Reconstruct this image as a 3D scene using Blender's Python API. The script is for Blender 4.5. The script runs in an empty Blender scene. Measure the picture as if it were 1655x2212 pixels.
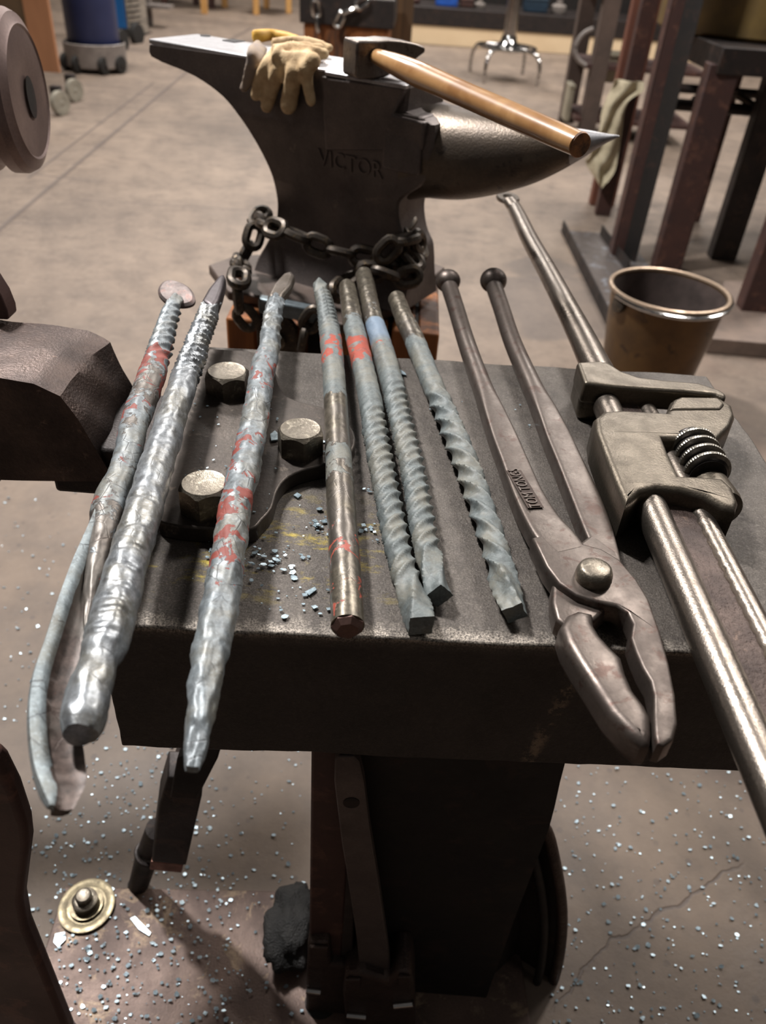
import bpy, bmesh, math, random
from mathutils import Vector, Matrix, noise
from mathutils.geometry import tessellate_polygon
random.seed(7)
PI = math.pi
SC = bpy.context.scene
COL = SC.collection
V = Vector

# ------------------------------------------------------------------ camera
F = 1700.0; CX, CY = 827.5, 1106.0
CAMH = 1.1
PITCH = math.radians(37.259); ROLL = math.radians(4.458)
fw = V((0, math.cos(PITCH), -math.sin(PITCH)))
_r = V((1, 0, 0)); _u = _r.cross(fw)
rt = math.cos(ROLL)*_r + math.sin(ROLL)*_u
up = -math.sin(ROLL)*_r + math.cos(ROLL)*_u
CAM = V((0, 0, CAMH))
cd = bpy.data.cameras.new('camera'); cam = bpy.data.objects.new('camera', cd); COL.objects.link(cam)
cam.matrix_world = Matrix(((rt.x, up.x, -fw.x, 0), (rt.y, up.y, -fw.y, 0), (rt.z, up.z, -fw.z, CAMH), (0, 0, 0, 1)))
cd.sensor_fit = 'VERTICAL'; cd.sensor_height = 24.0; cd.lens = 24.0*F/2212.0
cd.clip_start = 0.02; cd.clip_end = 100
cd.dof.use_dof = True; cd.dof.focus_distance = 0.60; cd.dof.aperture_fstop = 5.0
SC.camera = cam

# ------------------------------------------------------------------ light
w = bpy.data.worlds.new('world'); SC.world = w; w.use_nodes = True
w.node_tree.nodes['Background'].inputs[0].default_value = (0.95, 0.90, 0.86, 1)
w.node_tree.nodes['Background'].inputs[1].default_value = 0.09
def area(name, loc, target, sx, sy, power, col=(1, .95, .90)):
    l = bpy.data.lights.new(name, 'AREA'); l.shape = 'RECTANGLE'; l.size = sx; l.size_y = sy; l.energy = power; l.color = col
    o = bpy.data.objects.new(name, l); COL.objects.link(o); o.location = loc
    o.rotation_euler = (V(target)-V(loc)).to_track_quat('-Z', 'Y').to_euler(); return o
area('ceiling_lamp', (-1.5, 1.9, 3.6), (0, 0.7, .7), .22, .5, 260, (1, .98, .96))
area('ceiling_lamp', (1.9, 3.6, 4.3), (.6, 2.2, 0), .4, 1.3, 150)
area('ceiling_lamp', (-2.5, 6.0, 4.4), (-2, 6.0, 0), 1.2, 1.2, 210)
area('ceiling_lamp', (2.0, 7.5, 4.4), (1.8, 7.5, 0), 1.2, 1.2, 230)
area('ceiling_lamp', (-1.0, 10.5, 4.4), (-1, 10.5, 0), 1.5, 1.5, 330)
area('ceiling_lamp', (4.5, 5.0, 4.4), (4, 5, 0), 1.2, 1.2, 150)
area('ceiling_lamp', (1.6, -0.6, 3.9), (.5, .8, 0), .4, 1.2, 6)
area('ceiling_lamp', (-2.0, -0.8, 3.9), (-.4, .8, 0), .4, 1.2, 2)
SC.view_settings.view_transform = 'Standard'; SC.view_settings.look = 'None'
SC.view_settings.exposure = -0.15; SC.view_settings.gamma = 1.0; SC.view_settings.use_curve_mapping = False

# ------------------------------------------------------------------ pixel -> place in the shop
def ray(x, y): return fw + rt*((x-CX)/F) - up*((y-CY)/F)
def atz(x, y, z):
    d = ray(x, y); return CAM + d*((z-CAMH)/d.z)
def aty(x, y, Y):
    d = ray(x, y); return CAM + d*(Y/d.y)
def atp(x, y, P, n):
    d = ray(x, y); return CAM + d*((V(P)-CAM).dot(n)/d.dot(n))
def depth(P): return (V(P)-CAM).dot(fw)
def proj(P):
    d = V(P)-CAM; z = d.dot(fw); return (CX+F*d.dot(rt)/z, CY-F*d.dot(up)/z)
def mpx(P): return depth(P)/F
def zrow(P, py):            # height above the ground point P whose picture row is py
    lo, hi = 0.0, 3.0
    for _ in range(40):
        m = (lo+hi)/2
        if proj((P[0], P[1], m))[1] > py: lo = m
        else: hi = m
    return lo

# ------------------------------------------------------------------ materials
def lin(c):
    return tuple([(x/12.92 if x <= .04045 else ((x+.055)/1.055)**2.4) for x in [v/255 for v in c]] + [1])
class NT:
    def __init__(s, name):
        s.m = bpy.data.materials.new(name); s.m.use_nodes = True; s.t = s.m.node_tree; s.n = s.t.nodes
        s.b = s.n['Principled BSDF']; s.tc = s.n.new('ShaderNodeTexCoord')
    def link(s, a, b): s.t.links.new(a, b)
    def put(s, sock, v):
        if isinstance(v, (int, float)): sock.default_value = v
        elif isinstance(v, (tuple, list)): sock.default_value = v
        else: s.link(v, sock)
    def noise(s, scale, detail=4, rough=.55, vec=None, dist=0):
        n = s.n.new('ShaderNodeTexNoise'); n.inputs['Scale'].default_value = scale; n.inputs['Detail'].default_value = detail
        n.inputs['Roughness'].default_value = rough; n.inputs['Distortion'].default_value = dist
        s.link(vec or s.tc.outputs['Object'], n.inputs['Vector']); return n.outputs['Fac']
    def voro(s, scale, out='Distance', vec=None, feature='F1'):
        n = s.n.new('ShaderNodeTexVoronoi'); n.feature = feature; n.inputs['Scale'].default_value = scale
        s.link(vec or s.tc.outputs['Object'], n.inputs['Vector']); return n.outputs[out]
    def math(s, op, a, b=0.0, c=None, clamp=False):
        n = s.n.new('ShaderNodeMath'); n.operation = op; n.use_clamp = clamp
        s.put(n.inputs[0], a); s.put(n.inputs[1], b)
        if c is not None: s.put(n.inputs[2], c)
        return n.outputs[0]
    def step(s, f, lo, hi):
        n = s.n.new('ShaderNodeMapRange'); s.put(n.inputs[0], f); s.put(n.inputs[1], lo); s.put(n.inputs[2], hi); n.clamp = True
        return n.outputs[0]
    def mix(s, f, a, b):
        n = s.n.new('ShaderNodeMix'); n.data_type = 'RGBA'; s.put(n.inputs[0], f); s.put(n.inputs[6], a); s.put(n.inputs[7], b); return n.outputs[2]
    def scalevec(s, sc, src='Object'):
        n = s.n.new('ShaderNodeMapping'); s.link(s.tc.outputs[src], n.inputs[0]); n.inputs[3].default_value = sc; return n.outputs[0]
    def attr(s, name):
        n = s.n.new('ShaderNodeAttribute'); n.attribute_name = name; return n.outputs['Fac']
    def bump(s, h, strength=.3, dist=.002, prev=None):
        n = s.n.new('ShaderNodeBump'); n.inputs['Strength'].default_value = strength; n.inputs['Distance'].default_value = dist
        s.put(n.inputs['Height'], h)
        if prev: s.link(prev, n.inputs['Normal'])
        return n.outputs[0]
    def out(s, col=None, rough=None, metal=None, norm=None, coat=None):
        if col is not None: s.put(s.b.inputs['Base Color'], col)
        if rough is not None: s.put(s.b.inputs['Roughness'], rough)
        if metal is not None: s.put(s.b.inputs['Metallic'], metal)
        if norm is not None: s.link(norm, s.b.inputs['Normal'])
        if coat is not None: s.put(s.b.inputs['Coat Weight'], coat)
        return s.m

def metal(name, c1, c2, c3=None, rough=.4, rvar=.2, met=.9, scale=40, bump=.25, dist=.001, fine=400, thr=.55):
    s = NT(name)
    n1 = s.noise(scale, 6, .65); n2 = s.noise(fine, 3, .6)
    col = s.mix(s.step(n1, .35, .65), lin(c1), lin(c2))
    if c3: col = s.mix(s.step(s.noise(scale*2.3, 6, .7, dist=.5), thr, thr+.08), col, lin(c3))
    col = s.mix(s.math('MULTIPLY', s.step(n2, .4, .75), .35), col, lin([v*.6 for v in c1]))
    rg = s.math('MULTIPLY_ADD', s.step(n1, .3, .7), rvar, rough)
    h = s.math('MULTIPLY_ADD', n2, .5, n1)
    return s.out(col, rg, met, s.bump(h, bump, dist))
def plain(name, c, rough=.6, met=0.0, c2=None, scale=20, bump=.1):
    s = NT(name); n = s.noise(scale, 5, .6)
    return s.out(s.mix(s.step(n, .35, .68), lin(c), lin(c2 or [v*.75 for v in c])), rough, met, s.bump(n, bump, .003))

def block_mat():
    s = NT('scaled block steel')
    n1 = s.noise(14, 7, .7); n2 = s.noise(260, 4, .7); n3 = s.noise(60, 5, .7)
    col = s.mix(s.step(n1, .35, .7), lin((63, 57, 52)), lin((89, 82, 76)))
    n4 = s.noise(700, 5, .8)
    col = s.mix(s.math('MULTIPLY', s.step(n4, .52, .62), .55), col, lin((120, 113, 106)))
    col = s.mix(s.math('MULTIPLY', s.step(n4, .47, .38), .5), col, lin((34, 30, 29)))
    col = s.mix(s.math('MULTIPLY', s.step(n3, .5, .75), .6), col, lin((48, 42, 40)))
    col = s.mix(s.math('MULTIPLY', s.step(n2, .58, .72), .5), col, lin((118, 110, 102)))
    # yellow paint-pen rubs on the top, near the front left
    sep = s.n.new('ShaderNodeSeparateXYZ'); s.link(s.tc.outputs['Object'], sep.inputs[0])
    X, Y, Z = sep.outputs
    yel = s.math('MULTIPLY', s.step(X, .23, .16), s.step(Y, .02, .05))
    yel = s.math('MULTIPLY', yel, s.step(Y, .16, .10))
    yel = s.math('MULTIPLY', yel, s.step(Z, -.01, -.002))
    yel = s.math('MULTIPLY', yel, s.step(s.noise(22, 6, .75, vec=s.scalevec((1, 2.2, 1))), .53, .66))
    col = s.mix(s.math('MULTIPLY', yel, .75), col, lin((165, 145, 45)))
    side = s.step(Z, -.004, -.012)  # side faces coloured darker, painting in the shade of the unlit front
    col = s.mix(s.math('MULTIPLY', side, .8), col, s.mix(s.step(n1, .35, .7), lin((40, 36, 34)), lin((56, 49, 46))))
    # worn bright arris along the front
    arr = s.math('MULTIPLY', s.step(s.math('ADD', Y, s.math('MULTIPLY', n3, .05)), .038, .026), s.step(Z, -.005, -.0012))
    arr = s.math('MULTIPLY', arr, s.step(n4, .44, .56))
    col = s.mix(s.math('MULTIPLY', arr, .85), col, lin((170, 160, 148)))
    # smear running down the front face
    sx = s.math('ABSOLUTE', s.math('SUBTRACT', X, s.math('MULTIPLY_ADD', Z, .16, .318)))
    sm = s.math('MULTIPLY', s.step(sx, .008, .003), s.step(s.noise(45, 5, .8), .50, .60))
    sm = s.math('MULTIPLY', sm, s.step(Z, -.002, -.01))
    col = s.mix(s.math('MULTIPLY', sm, .8), col, lin((135, 118, 100)))
    h = s.math('MULTIPLY_ADD', n4, .25, s.math('MULTIPLY_ADD', n2, .4, s.math('MULTIPLY_ADD', n3, .6, n1)))
    rg = s.math('MULTIPLY_ADD', s.step(n2, .35, .7), -.14, .60)
    rg = s.math('SUBTRACT', rg, s.math('MULTIPLY', arr, .15))
    return s.out(col, rg, .45, s.bump(h, .7, .0016))

def floor_mat():
    s = NT('stained concrete')
    n1 = s.noise(1.1, 7, .65); n2 = s.noise(9, 7, .7); n3 = s.noise(45, 5, .7)
    col = s.mix(s.step(n1, .35, .68), lin((140, 123, 108)), lin((102, 89, 79)))
    col = s.mix(s.math('MULTIPLY', s.step(n2, .44, .66), .5), col, lin((70, 60, 54)))
    col = s.mix(s.math('MULTIPLY', s.step(n3, .5, .8), .35), col, lin((160, 146, 132)))
    sep = s.n.new('ShaderNodeSeparateXYZ'); s.link(s.tc.outputs['Object'], sep.inputs[0]); X, Y, _z = sep.outputs
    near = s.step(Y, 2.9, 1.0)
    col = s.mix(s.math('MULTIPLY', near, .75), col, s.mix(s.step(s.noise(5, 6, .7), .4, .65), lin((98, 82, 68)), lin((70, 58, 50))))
    rust = s.math('MULTIPLY', s.step(X, .2, .9), s.step(s.noise(2.6, 5, .6), .5, .65))
    col = s.mix(s.math('MULTIPLY', s.math('MULTIPLY', rust, near), .4), col, lin((110, 72, 60)))
    spot = s.step(s.voro(26), .16, .10)
    col = s.mix(s.math('MULTIPLY', s.math('MULTIPLY', spot, s.step(n2, .42, .55)), .55), col, lin((70, 60, 56)))
    dv = s.n.new('ShaderNodeVectorMath'); dv.operation = 'MULTIPLY_ADD'
    nz = s.n.new('ShaderNodeTexNoise'); nz.inputs['Scale'].default_value = 9; nz.inputs['Detail'].default_value = 6; s.link(s.tc.outputs['Object'], nz.inputs['Vector'])
    s.link(nz.outputs['Color'], dv.inputs[0]); dv.inputs[1].default_value = (.07, .07, 0); s.link(s.tc.outputs['Object'], dv.inputs[2])
    sp2 = s.n.new('ShaderNodeSeparateXYZ'); s.link(dv.outputs[0], sp2.inputs[0])
    def seg(ax, ay, x0, y0, x1, y1, wd):
        dx, dy = x1-x0, y1-y0; L = math.hypot(dx, dy); dx /= L; dy /= L
        t = s.math('ADD', s.math('MULTIPLY', s.math('SUBTRACT', ax, x0), dx), s.math('MULTIPLY', s.math('SUBTRACT', ay, y0), dy))
        d = s.math('ABSOLUTE', s.math('SUBTRACT', s.math('MULTIPLY', s.math('SUBTRACT', ax, x0), dy), s.math('MULTIPLY', s.math('SUBTRACT', ay, y0), dx)))
        f = s.step(d, wd, wd*.3)
        f = s.math('MULTIPLY', f, s.step(t, -.02, .02)); return s.math('MULTIPLY', f, s.step(t, L+.02, L-.02))
    def fl(x, y): p = atz(x, y, 0); return p.x, p.y
    m = None
    for (a, b, wd, k) in (((-60, 545), (410, 150), .018, 0), ((60, 385), (330, 180), .012, 0), ((60, 375), (235, 395), .01, 0), ((150, 430), (540, 455), .007, 0), ((-20, 480), (150, 485), .007, 0), ((290, 200), (370, 212), .012, 0), ((545, 60), (470, 100), .03, 0),
                          ((1190, 2150), (1390, 2000), .0028, 1), ((1390, 2000), (1600, 1875), .0034, 1)):
        x0, y0 = fl(*a); x1, y1 = fl(*b)
        if k: q = seg(sp2.outputs[0], sp2.outputs[1], x0+.035, y0+.035, x1+.035, y1+.035, wd)
        else: q = seg(X, Y, x0, y0, x1, y1, wd)
        m = q if m is None else s.math('MAXIMUM', m, q)
    for (a, b, wd) in (((1150, 600), (1265, 730), .26), ((1130, 560), (1220, 600), .16), ((1480, 960), (1640, 1010), .10), ((700, 300), (760, 360), .2)):
        x0, y0 = fl(*a); x1, y1 = fl(*b)
        col = s.mix(s.math('MULTIPLY', s.step(seg(sp2.outputs[0], sp2.outputs[1], x0+.035, y0+.035, x1+.035, y1+.035, wd), .1, .45), .55), col, lin((84, 76, 72)))
    col = s.mix(s.math('MULTIPLY', m, .7), col, lin((78, 68, 64)))
    wet = s.step(s.noise(1.6, 3), .52, .6)
    rg = s.math('MULTIPLY_ADD', wet, -.08, .62)
    h = s.math('SUBTRACT', s.math('MULTIPLY_ADD', n3, .4, n2), m)
    return s.out(col, rg, 0.0, s.bump(h, .35, .004))

def bar_mat(name, paint, under, red=(122, 54, 44), shiny=.0, rough=.42, crack=.7, gmet=.68, grough=.34):
    """steel bar with flaking scale coat: attribute 'paint' = how much coat is left, 'red' = how much primer shows"""
    s = NT(name)
    P = s.attr('paint'); Rd = s.attr('red')
    n1 = s.noise(75, 7, .62, dist=.4); n2 = s.noise(62, 6, .62, dist=.8); nf = s.noise(500, 3, .6); nm = s.noise(150, 5, .7)
    coat = s.step(s.math('SUBTRACT', P, n1), -.015, .015)
    rmask = s.math('MULTIPLY', s.step(s.math('SUBTRACT', Rd, n2), -.012, .012), 1.0)
    ground = s.mix(s.step(nm, .35, .65), lin(under), lin([v*.62 for v in under]))
    ground = s.mix(s.step(s.noise(20, 4), .5, .62), ground, lin((98, 92, 86)))
    pc = s.mix(s.step(nm, .35, .68), lin(paint), lin([v*.72 for v in paint]))
    pc = s.mix(s.math('MULTIPLY', s.step(s.noise(30, 4, .6), .48, .66), .6), pc, lin((116, 111, 98)))
    pc = s.mix(s.math('MULTIPLY', s.step(nf, .52, .7), .4), pc, lin([min(255, v*1.25) for v in paint]))
    pc = s.mix(s.attr('blue'), pc, lin((104, 120, 138)))
    crk = s.step(s.voro(60, vec=None, feature='DISTANCE_TO_EDGE'), .035, .0)
    crk = s.math('MULTIPLY', crk, s.step(s.noise(25, 3), .52, .58))
    pc = s.mix(s.math('MULTIPLY', crk, crack), pc, lin((60, 60, 62)))
    col = s.mix(coat, ground, pc)
    col = s.mix(rmask, col, lin(red))
    edge = s.math('MULTIPLY', s.step(s.math('ABSOLUTE', s.math('SUBTRACT', P, n1)), .03, .0), .5)
    col = s.mix(edge, col, lin((66, 62, 62)))
    met = s.math('MULTIPLY', s.math('SUBTRACT', 1.0, rmask), s.math('MULTIPLY_ADD', coat, shiny-gmet+.04, gmet))
    rg = s.math('MULTIPLY_ADD', coat, (rough-grough), grough)
    rg = s.math('MULTIPLY_ADD', rmask, .2, rg)
    h = s.math('ADD', s.math('MULTIPLY', coat, .5), s.math('MULTIPLY_ADD', nm, .35, s.math('MULTIPLY', nf, .15)))
    h = s.math('SUBTRACT', h, s.math('MULTIPLY', rmask, .3)); h = s.math('SUBTRACT', h, s.math('MULTIPLY', crk, .4*crack))
    return s.out(col, rg, met, s.bump(h, .55, .0009))

def wood_mat(name, c1, c2, sc=(1, 1, .08), gr=60, rough=.45, coat=0, dark=None):
    s = NT(name); v = s.scalevec(sc)
    n = s.noise(gr, 5, .6, vec=v, dist=.6); n2 = s.noise(gr*.3, 4, .6, vec=v)
    col = s.mix(s.step(n, .35, .65), lin(c1), lin(c2))
    if dark: col = s.mix(s.math('MULTIPLY', s.step(n2, .5, .6), .85), col, lin(dark))
    return s.out(col, rough, 0.0, s.bump(n, .3, .001), coat)

M = {}
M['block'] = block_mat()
M['floor'] = floor_mat()
M['plate'] = metal('oily mounting plate', (84, 76, 70), (62, 56, 52), (112, 102, 92), rough=.34, rvar=.16, met=.7, scale=24, bump=.4, fine=300, thr=.6)
M['bolt'] = metal('worn bolt steel', (128, 120, 108), (98, 91, 82), (150, 142, 128), rough=.3, rvar=.2, met=.9, scale=60, bump=.5, dist=.0012)
M['jaw'] = metal('forged dark steel', (84, 70, 64), (62, 52, 49), (112, 94, 84), rough=.38, rvar=.2, met=.65, scale=26, bump=.6, dist=.003, thr=.62)
M['tong'] = metal('brown oiled tong steel', (98, 89, 83), (82, 73, 68), (78, 62, 56), rough=.32, rvar=.2, met=.75, scale=30, bump=.22)
M['wrench'] = metal('worn wrench steel', (136, 127, 118), (118, 109, 101), (100, 90, 83), rough=.25, rvar=.12, met=.95, scale=50, bump=.4, fine=600, thr=.66)
M['wbody'] = metal('cast wrench body', (104, 96, 85), (86, 79, 70), (68, 61, 55), rough=.33, rvar=.14, met=.92, scale=50, bump=.5, fine=500, thr=.66)
M['worm'] = metal('black knurled steel', (60, 56, 54), (42, 40, 40), None, rough=.28, met=.9, scale=90)
M['knurl'] = metal('bright knurl', (150, 146, 138), (120, 116, 108), None, rough=.25, met=.95, scale=300)
M['dark'] = metal('dark shop steel', (52, 45, 43), (38, 33, 32), (66, 52, 46), rough=.45, rvar=.2, met=.45, scale=12, bump=.4, dist=.003)
M['vdark'] = metal('blackened steel', (34, 30, 28), (26, 22, 21), (46, 34, 30), rough=.55, rvar=.2, met=.3, scale=10, bump=.3)
M['anvil'] = metal('anvil body iron', (112, 102, 98), (88, 80, 78), (124, 112, 104), rough=.4, rvar=.2, met=.55, scale=14, bump=.35, dist=.003, thr=.62)
M['face'] = metal('polished anvil face', (188, 186, 188), (150, 148, 150), (116, 112, 112), rough=.32, rvar=.16, met=.75, scale=26, bump=.2, thr=.62)
M['horn'] = metal('horn iron', (112, 100, 88), (82, 74, 68), (64, 58, 56), rough=.3, rvar=.16, met=.75, scale=12, bump=.35, dist=.003, thr=.6)
M['rust'] = metal('brown painted post', (78, 52, 46), (60, 42, 40), (96, 66, 56), rough=.5, rvar=.15, met=.2, scale=9, bump=.2)
M['chain'] = metal('chain iron', (84, 76, 68), (58, 52, 48), (108, 92, 72), rough=.36, rvar=.2, met=.75, scale=60, bump=.3)
M['chrome'] = plain('chrome', (200, 198, 196), .12, 1.0, (170, 168, 166))
M['bronze'] = metal('brass washer', (120, 110, 88), (94, 86, 72), None, rough=.3, met=.9, scale=80)
M['copper'] = metal('copper shim', (150, 110, 96), (112, 80, 70), None, rough=.35, met=.8, scale=60)
M['flake'] = plain('mill scale flake', (172, 190, 200), .3, .5, (120, 135, 142), 300)
M['coal'] = metal('coal lump', (34, 32, 30), (20, 19, 18), None, rough=.55, met=.1, scale=40, bump=1.0, dist=.006)
M['wood'] = wood_mat('weathered orange timber', (158, 96, 44), (112, 62, 28), sc=(1, 1, .1), gr=45, rough=.65, dark=(48, 30, 20))
M['handle'] = wood_mat('varnished hickory', (172, 132, 88), (136, 96, 58), sc=(1, 1, 1), gr=14, rough=.28, coat=.4)
M['endgrain'] = wood_mat('scorched end grain', (150, 98, 54), (62, 40, 26), sc=(1, 1, 1), gr=90, rough=.6)
M['tan'] = plain('tan cowhide', (206, 178, 138), .8, 0, (168, 138, 100), 60, .8)
M['grey'] = plain('grey suede', (132, 118, 110), .85, 0, (158, 138, 110), 30, .35)
M['yellow'] = plain('yellow leather', (206, 160, 62), .6, 0, (176, 128, 40), 30, .3)
M['print'] = plain('ink print', (92, 90, 84), .8)
M['bucket'] = metal('brown lacquered bucket', (104, 78, 46), (78, 58, 38), (58, 43, 32), rough=.34, rvar=.15, met=.5, scale=7, bump=.1, thr=.56)
M['bucketin'] = plain('bucket inside', (84, 72, 68), .6, .3)
M['blue'] = plain('blue plastic', (34, 44, 84), .45, 0, (46, 56, 98), 4)
M['bluecab'] = plain('blue enamel', (14, 84, 142), .4, 0, (10, 68, 120), 4)
M['greycab'] = plain('grey louvre panel', (150, 140, 128), .6, 0)
M['greyp'] = plain('grey plastic', (132, 124, 118), .5, 0, (110, 102, 98))
M['crate'] = wood_mat('plywood', (176, 124, 88), (150, 104, 72), gr=8, rough=.7)
M['khaki'] = plain('dull brown side', (96, 76, 54), .8, 0, (78, 62, 44), 5)
M['rubber'] = plain('black rubber', (34, 32, 30), .7)
M['caster'] = plain('pale caster tread', (150, 144, 130), .6, 0, (124, 118, 106))
M['cream'] = plain('cream painted kerb', (228, 204, 168), .6, 0, (216, 190, 154), 2, .02)
M['wall'] = plain('wall paint', (168, 156, 146), .8, 0, (156, 144, 134), 1, .03)
M['concrete'] = plain('grey concrete', (120, 108, 100), .8, 0, (96, 86, 80), 6)
M['pine'] = wood_mat('pale pine', (206, 160, 98), (180, 134, 78), gr=20, rough=.5)
M['rag'] = plain('canvas rag', (214, 202, 174), .9, 0, (160, 148, 122), 14, .3)
M['drum'] = plain('stained drum', (116, 94, 52), .55, .2, (70, 56, 44), 5, .15)
M['orange'] = plain('orange plastic', (226, 150, 60), .5)
M['brightblue'] = plain('bright blue bag', (34, 92, 190), .5)
M['whiteb'] = plain('pale box', (168, 160, 140), .6, 0, (150, 142, 124))

# ------------------------------------------------------------------ mesh helpers
class MB:
    def __init__(s): s.v = []; s.f = []; s.at = {}
    def add(s, vs, fs):
        b = len(s.v); s.v += [V(p) for p in vs]; s.f += [tuple(i+b for i in f) for f in fs]; return s
    def box(s, c, sx, sy, sz, R=None):
        R = R or Matrix.Identity(3); c = V(c); vs = []
        for z in (-1, 1):
            for y in (-1, 1):
                for x in (-1, 1): vs.append(c + R @ V((x*sx/2, y*sy/2, z*sz/2)))
        return s.add(vs, [(0, 2, 3, 1), (4, 5, 7, 6), (0, 1, 5, 4), (2, 6, 7, 3), (0, 4, 6, 2), (1, 3, 7, 5)])
    def prism(s, poly, ext):
        n = len(poly); e = V(ext); vs = [V(p) for p in poly] + [V(p)+e for p in poly]
        fs = [tuple(range(n))[::-1], tuple(range(n, 2*n))] + [(i, (i+1) % n, n+(i+1) % n, n+i) for i in range(n)]
        return s.add(vs, fs)
    def loft(s, rings, cap=True, closed=True):
        n = len(rings[0]); b = []; fs = []
        for r in rings: b += [V(p) for p in r]
        for k in range(len(rings)-1):
            for i in range(n if closed else n-1):
                j = (i+1) % n; fs.append((k*n+i, k*n+j, (k+1)*n+j, (k+1)*n+i))
        if cap and closed: fs.append(tuple(range(n))[::-1]); fs.append(tuple((len(rings)-1)*n+i for i in range(n)))
        return s.add(b, fs)
    def tube(s, pts, rad, n=16, squash=1.0, nrm=V((0, 0, 1)), cap=True, prof=None):
        pts = [V(p) for p in pts]; rings = []
        if isinstance(rad, (int, float)): rad = [rad]*len(pts)
        for k, p in enumerate(pts):
            t = (pts[min(k+1, len(pts)-1)]-pts[max(k-1, 0)]).normalized()
            sd = t.cross(nrm)
            if sd.length < 1e-4: sd = t.cross(V((0, 1, 0)))
            sd.normalize(); n2 = sd.cross(t)
            ring = []
            for i in range(n):
                a = 2*PI*i/n; q = prof(k, a) if prof else 1.0
                ring.append(p + sd*math.cos(a)*rad[k]*q + n2*math.sin(a)*rad[k]*q*squash)
            rings.append(ring)
        return s.loft(rings, cap)
    def lathe(s, o, ax, prof, n=32, cap=True):
        ax = V(ax).normalized(); a = ax.cross(V((0, 0, 1)))
        if a.length < 1e-3: a = V((1, 0, 0))
        a.normalize(); b = ax.cross(a); o = V(o)
        rings = [[o+ax*h+(a*math.cos(2*PI*i/n)+b*math.sin(2*PI*i/n))*max(r, 1e-5) for i in range(n)] for (r, h) in prof]
        return s.loft(rings, cap)
    def ring(s, o, ax, R, r, n=32, m=8):
        ax = V(ax).normalized(); a = ax.cross(V((0, 0, 1)))
        if a.length < 1e-3: a = V((1, 0, 0))
        a.normalize(); b = ax.cross(a); o = V(o); vs = []; fs = []
        for i in range(n):
            d = a*math.cos(2*PI*i/n)+b*math.sin(2*PI*i/n)
            for j in range(m):
                c = 2*PI*j/m; vs.append(o+d*(R+r*math.cos(c))+ax*r*math.sin(c))
        for i in range(n):
            for j in range(m): fs.append((i*m+j, ((i+1) % n)*m+j, ((i+1) % n)*m+(j+1) % m, i*m+(j+1) % m))
        return s.add(vs, fs)
    def ball(s, c, r, n=20, sc=(1, 1, 1)):
        c = V(c); rings = []
        for k in range(n//2+1):
            th = PI*k/(n//2); rr = max(math.sin(th), 1e-4)
            rings.append([c+V((r*rr*math.cos(2*PI*i/n)*sc[0], r*rr*math.sin(2*PI*i/n)*sc[1], r*math.cos(th)*sc[2])) for i in range(n)])
        return s.loft(rings, True)

def slab(poly, thick, r, seg=4, bottom=True):
    """flat forging: top outline poly at constant height, edges rounded with radius r"""
    P = [V(p) for p in poly]; n = len(P)
    ar = sum(P[i].x*P[(i+1) % n].y-P[(i+1) % n].x*P[i].y for i in range(n)); sg = 1 if ar > 0 else -1
    nr = []
    for i in range(n):
        a = (P[i]-P[i-1]); b = (P[(i+1) % n]-P[i]); a.z = b.z = 0; a.normalize(); b.normalize()
        na = V((-a.y, a.x, 0))*sg; nb = V((-b.y, b.x, 0))*sg; m = (na+nb)
        if m.length < 1e-5: m = na
        m.normalize(); k = 1/max(.5, m.dot(na)); nr.append(m*k)
    def rg(off, dz): return [p+q*off+V((0, 0, dz)) for p, q in zip(P, nr)]
    R_ = []
    for k in range(seg+1):
        a = PI/2*k/seg; R_.append(rg(r*(1-math.sin(a)), -r*(1-math.cos(a))))
    if bottom:
        for k in range(seg+1):
            a = PI/2*k/seg; R_.append(rg(r*(1-math.cos(a)), -thick+r*(1-math.sin(a))))
    else: R_.append(rg(0, -thick))
    m_ = MB().loft(R_, cap=False); tri = tessellate_polygon([[V((p.x, p.y, 0)) for p in P]]); L_ = (len(R_)-1)*n
    m_.f += [tuple(t) for t in tri]+[tuple(i+L_ for i in t[::-1]) for t in tri]
    return m_
ORG = {}
def kids(o): return ORG.get(o.name, V((0, 0, 0)))
def obj(name, mb, mat, parent=None, bevel=0, seg=2, smooth=True, ang=40, sub=0, org=None):
    o0 = kids(parent) if parent is not None else (V(org) if org is not None else V((0, 0, 0)))
    me = bpy.data.meshes.new(name); me.from_pydata([p-o0 for p in mb.v], [], mb.f)
    bm = bmesh.new(); bm.from_mesh(me); bmesh.ops.recalc_face_normals(bm, faces=bm.faces); bm.to_mesh(me); bm.free()
    for k, vals in mb.at.items():
        a = me.attributes.new(k, 'FLOAT', 'POINT'); a.data.foreach_set('value', vals)
    me.materials.append(mat)
    if smooth:
        for p in me.polygons: p.use_smooth = True
        me.set_sharp_from_angle(angle=math.radians(ang))
    o = bpy.data.objects.new(name, me); COL.objects.link(o)
    if parent is not None: o.parent = parent
    else: o.location = o0
    ORG[o.name] = o0
    if bevel:
        m = o.modifiers.new('bevel', 'BEVEL'); m.width = bevel; m.segments = seg; m.limit_method = 'ANGLE'; m.angle_limit = math.radians(35)
    if sub:
        m = o.modifiers.new('sub', 'SUBSURF'); m.levels = sub; m.render_levels = sub
    return o
def tag(o, label, cat, group=None, kind=None):
    if label: o['label'] = label
    if cat: o['category'] = cat
    if group: o['group'] = group
    if kind: o['kind'] = kind
    return o
def thing(name, label, cat, loc, group=None):
    o = bpy.data.objects.new(name, None); COL.objects.link(o); o.location = loc; ORG[o.name] = V(loc)
    o.empty_display_size = .05
    return tag(o, label, cat, group)
def struct(name, mb, mat, **k):
    o = obj(name, mb, mat, **k); o['kind'] = 'structure'; return o
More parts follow.
